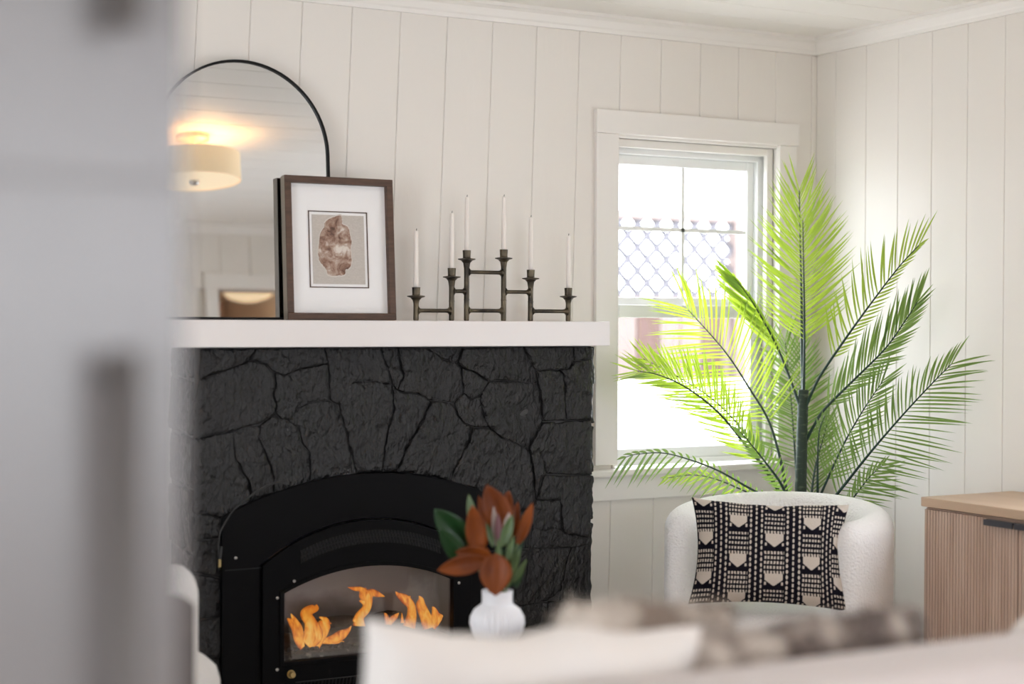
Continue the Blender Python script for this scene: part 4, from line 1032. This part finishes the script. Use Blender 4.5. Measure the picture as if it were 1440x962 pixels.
M_fur1 = fur_mat('cream_faux_fur', (.66, .60, .54), (.30, .24, .20), (.52, .46, .40), 8)
M_fur2 = fur_mat('mottled_faux_fur', (.66, .60, .54), (.17, .135, .12), (.42, .36, .315), 9)
def fur_pillow(label, W, H, T, matl, loc, rot, seed, n=9000):
    t = thing('fur_pillow', label, 'pillow', loc, 'sofa pillows'); t.rotation_euler = [math.radians(r) for r in rot]
    o = pillow('cover', W, H, T, matl, 44, 32, .55, .03, .012, seed); local(o, t)
    me = o.data; me.calc_loop_triangles(); mb = MB(); rng = np.random.default_rng(seed)
    co = np.array([v.co[:] for v in me.vertices]); tri = np.array([q.vertices[:] for q in me.loop_triangles])
    A, B, Cc = co[tri[:, 0]], co[tri[:, 1]], co[tri[:, 2]]; ar = np.linalg.norm(np.cross(B-A, Cc-A), axis=1); idx = rng.choice(len(tri), n, p=ar/ar.sum())
    u, v = rng.random(n), rng.random(n); fl = u+v > 1; u[fl] = 1-u[fl]; v[fl] = 1-v[fl]
    p = A[idx]+(B-A)[idx]*u[:, None]+(Cc-A)[idx]*v[:, None]; nn = np.cross((B-A)[idx], (Cc-A)[idx]); nn /= np.linalg.norm(nn, axis=1, keepdims=True)+1e-12
    d = nn+rng.normal(0, .45, (n, 3))+np.array([.3, 0, -.2]); d /= np.linalg.norm(d, axis=1, keepdims=True); sd = np.cross(d, rng.normal(0, 1, (n, 3))); sd /= np.linalg.norm(sd, axis=1, keepdims=True)
    ln = .022+.014*rng.random((n, 1)); V = np.stack([p-sd*.0011, p+sd*.0011, p+d*ln+np.array([0, 0, -.003])], 1).reshape(-1, 3)
    me2 = bpy.data.meshes.new('fur'); me2.from_pydata(V.tolist(), [], [(3*i, 3*i+1, 3*i+2) for i in range(n)]); me2.materials.append(matl)
    f = bpy.data.objects.new('fur', me2); C.objects.link(f); local(f, t); f['kind'] = 'stuff'; return t
a = topc(785, 850, -2.68); b = topc(935, 860, -2.68); c = topc(1248, 880, -2.74)
fur_pillow('cream faux fur pillow peeking up behind the linen throw pillow', .34, .40, .15, M_fur1, ((a[0]+b[0])/2+.07, -2.64, .674), (8, 4, 0), 21)
fur_pillow('mottled brown and cream faux fur pillow on the middle of the sofa', .56, .38, .16, M_fur2, ((b[0]+c[0])/2-.04, -2.78, .652), (8, -2, 0), 33, 14000)

# ------------------------------------------------------------------ blurred things in the left foreground
fx = deep(260, 481, 1.38); FX1, FYF = float(fx[0]), float(fx[1])
fr_ = thing('refrigerator', 'blurred grey refrigerator with dark bar handles filling the left foreground', 'refrigerator', (FX1-.43, FYF+.35, 0))
MB().box((FX1-.86, FYF+.065, .03), (FX1, FYF+.70, 1.75)).build('cabinet', M_steel, fr_, bevel=.006)
d1 = MB().box((FX1-.86, FYF, 1.4655), (FX1, FYF+.06, 1.75)).build('freezer_door', M_steel, fr_, bevel=.002, seg=2)
d2 = MB().box((FX1-.86, FYF, .10), (FX1, FYF+.06, 1.465)).build('door', M_steel, fr_, bevel=.002, seg=2)
hx = float(at(176, 481, 1, FYF-.045)[0])
for d, za, zb in ((d1, 1.582, 1.72), (d2, .55, 1.325)):
    MB().tube([(hx, FYF-.045, za), (hx, FYF-.045, zb)], .013, 14).tube([(hx, FYF-.045, za+.02), (hx, FYF+.002, za+.02)], .010, 10).tube([(hx, FYF-.045, zb-.02), (hx, FYF+.002, zb-.02)], .010, 10).build('handle', M_handle, d, smooth=True)
for x in (FX1-.8, FX1-.06):
    for y in (FYF+.12, FYF+.64): MB().lathe([(0, 0), (.02, 0), (.02, .03), (0, .03)], 12, (x, y, 0)).build('foot', M_cord, fr_)
bp_ = deep(271, 836, 3.05); BX, BY, BZ = map(float, bp_)
dc = thing('dining_chair', 'dark brown wooden chair back between the refrigerator and white armchair', 'chair', (BX-.22, BY-.2, 0))
MB().prism([(BX-.42, .55), (BX, .55), (BX, BZ-.015), (BX-.02, BZ), (BX-.21, BZ+.012), (BX-.40, BZ), (BX-.42, BZ-.015)], BY-.02, BY+.01).build('backrest', M_brown, dc, bevel=.006)
MB().box((BX-.43, BY-.42, .42), (BX+.005, BY+.0, .46)).build('seat', M_brown, dc, bevel=.01)
for x in (BX-.40, BX-.03):
    MB().tube([(x, BY-.005, .55), (x, BY, .44), (x, BY+.04, 0)], [.016, .018, .013], 10).build('leg', M_brown, dc); MB().tube([(x, BY-.38, .42), (x, BY-.39, 0)], [.018, .013], 10).build('leg', M_brown, dc)

# ------------------------------------------------------------------ ceiling lamps (seen in the mirror)
def drum_lamp(x, y):
    t = thing('drum_ceiling_lamp', 'cream linen drum ceiling lamp glowing warm, reflected in the mirror', 'lamp', (x, y, ZC))
    R, z0, z1 = .205, -.205, -.085
    m_ = bpy.data.materials.new('lit_linen_shade'); m_.use_nodes = True; nt = m_.node_tree; b = nt.nodes['Principled BSDF']
    b.inputs['Base Color'].default_value = (.85, .72, .52, 1); b.inputs['Emission Color'].default_value = (1, .72, .42, 1); b.inputs['Emission Strength'].default_value = .42
    b.inputs['Roughness'].default_value = .9
    local(MB().lathe([(R, z0), (R, z1), (R-.003, z1), (R-.003, z0)], 64, close=True).build('shade', m_, smooth=False), t)
    dm = emat('lit_diffuser', (1, .80, .55), .8)
    local(MB().lathe([(0, z0+.004), (R-.004, z0+.004), (R-.004, z0+.008), (0, z0+.008)], 64).build('diffuser', dm), t)
    local(MB().lathe([(0, 0), (.075, 0), (.075, -.02), (.02, -.035), (.012, -.04), (.012, z0), (0, z0)], 32).build('canopy', M_metal), t)
    local(MB().lathe([(0, z0-.014), (.018, z0-.012), (.022, z0-.006), (.022, z0+.004), (0, z0+.004)], 24).build('finial', M_metal), t)
    l = bpy.data.lights.new('bulb', 'POINT'); l.energy = 3.2; l.color = (1, .62, .30); l.shadow_soft_size = .03
    for dx in (-.09, .09):
        o = bpy.data.objects.new('bulb', l); C.objects.link(o); o.parent = t; o.location = (dx, 0, z1-.05)
    return t
drum_lamp(2.30, -2.05)
t = thing('bowl_ceiling_lamp', 'warm bowl ceiling lamp in the hall, reflected through the doorway', 'lamp', (3.70, -5.2, ZC))
local(MB().lathe([(0, -.255), (.06, -.25), (.12, -.232), (.155, -.205), (.165, -.18), (.16, -.18), (.12, -.222), (0, -.24)], 48).build('bowl', emat('lit_bowl', (1, .80, .52), 1.3), smooth=True), t)
local(MB().lathe([(0, 0), (.06, 0), (.06, -.02), (.008, -.03), (.008, -.24), (0, -.24)], 24).build('rod', M_metal), t)
l = bpy.data.lights.new('hall_bulb', 'POINT'); l.energy = 24; l.color = (1, .72, .46); l.shadow_soft_size = .05
o = bpy.data.objects.new('hall_bulb', l); C.objects.link(o); o.parent = t; o.location = (0, 0, -.12)
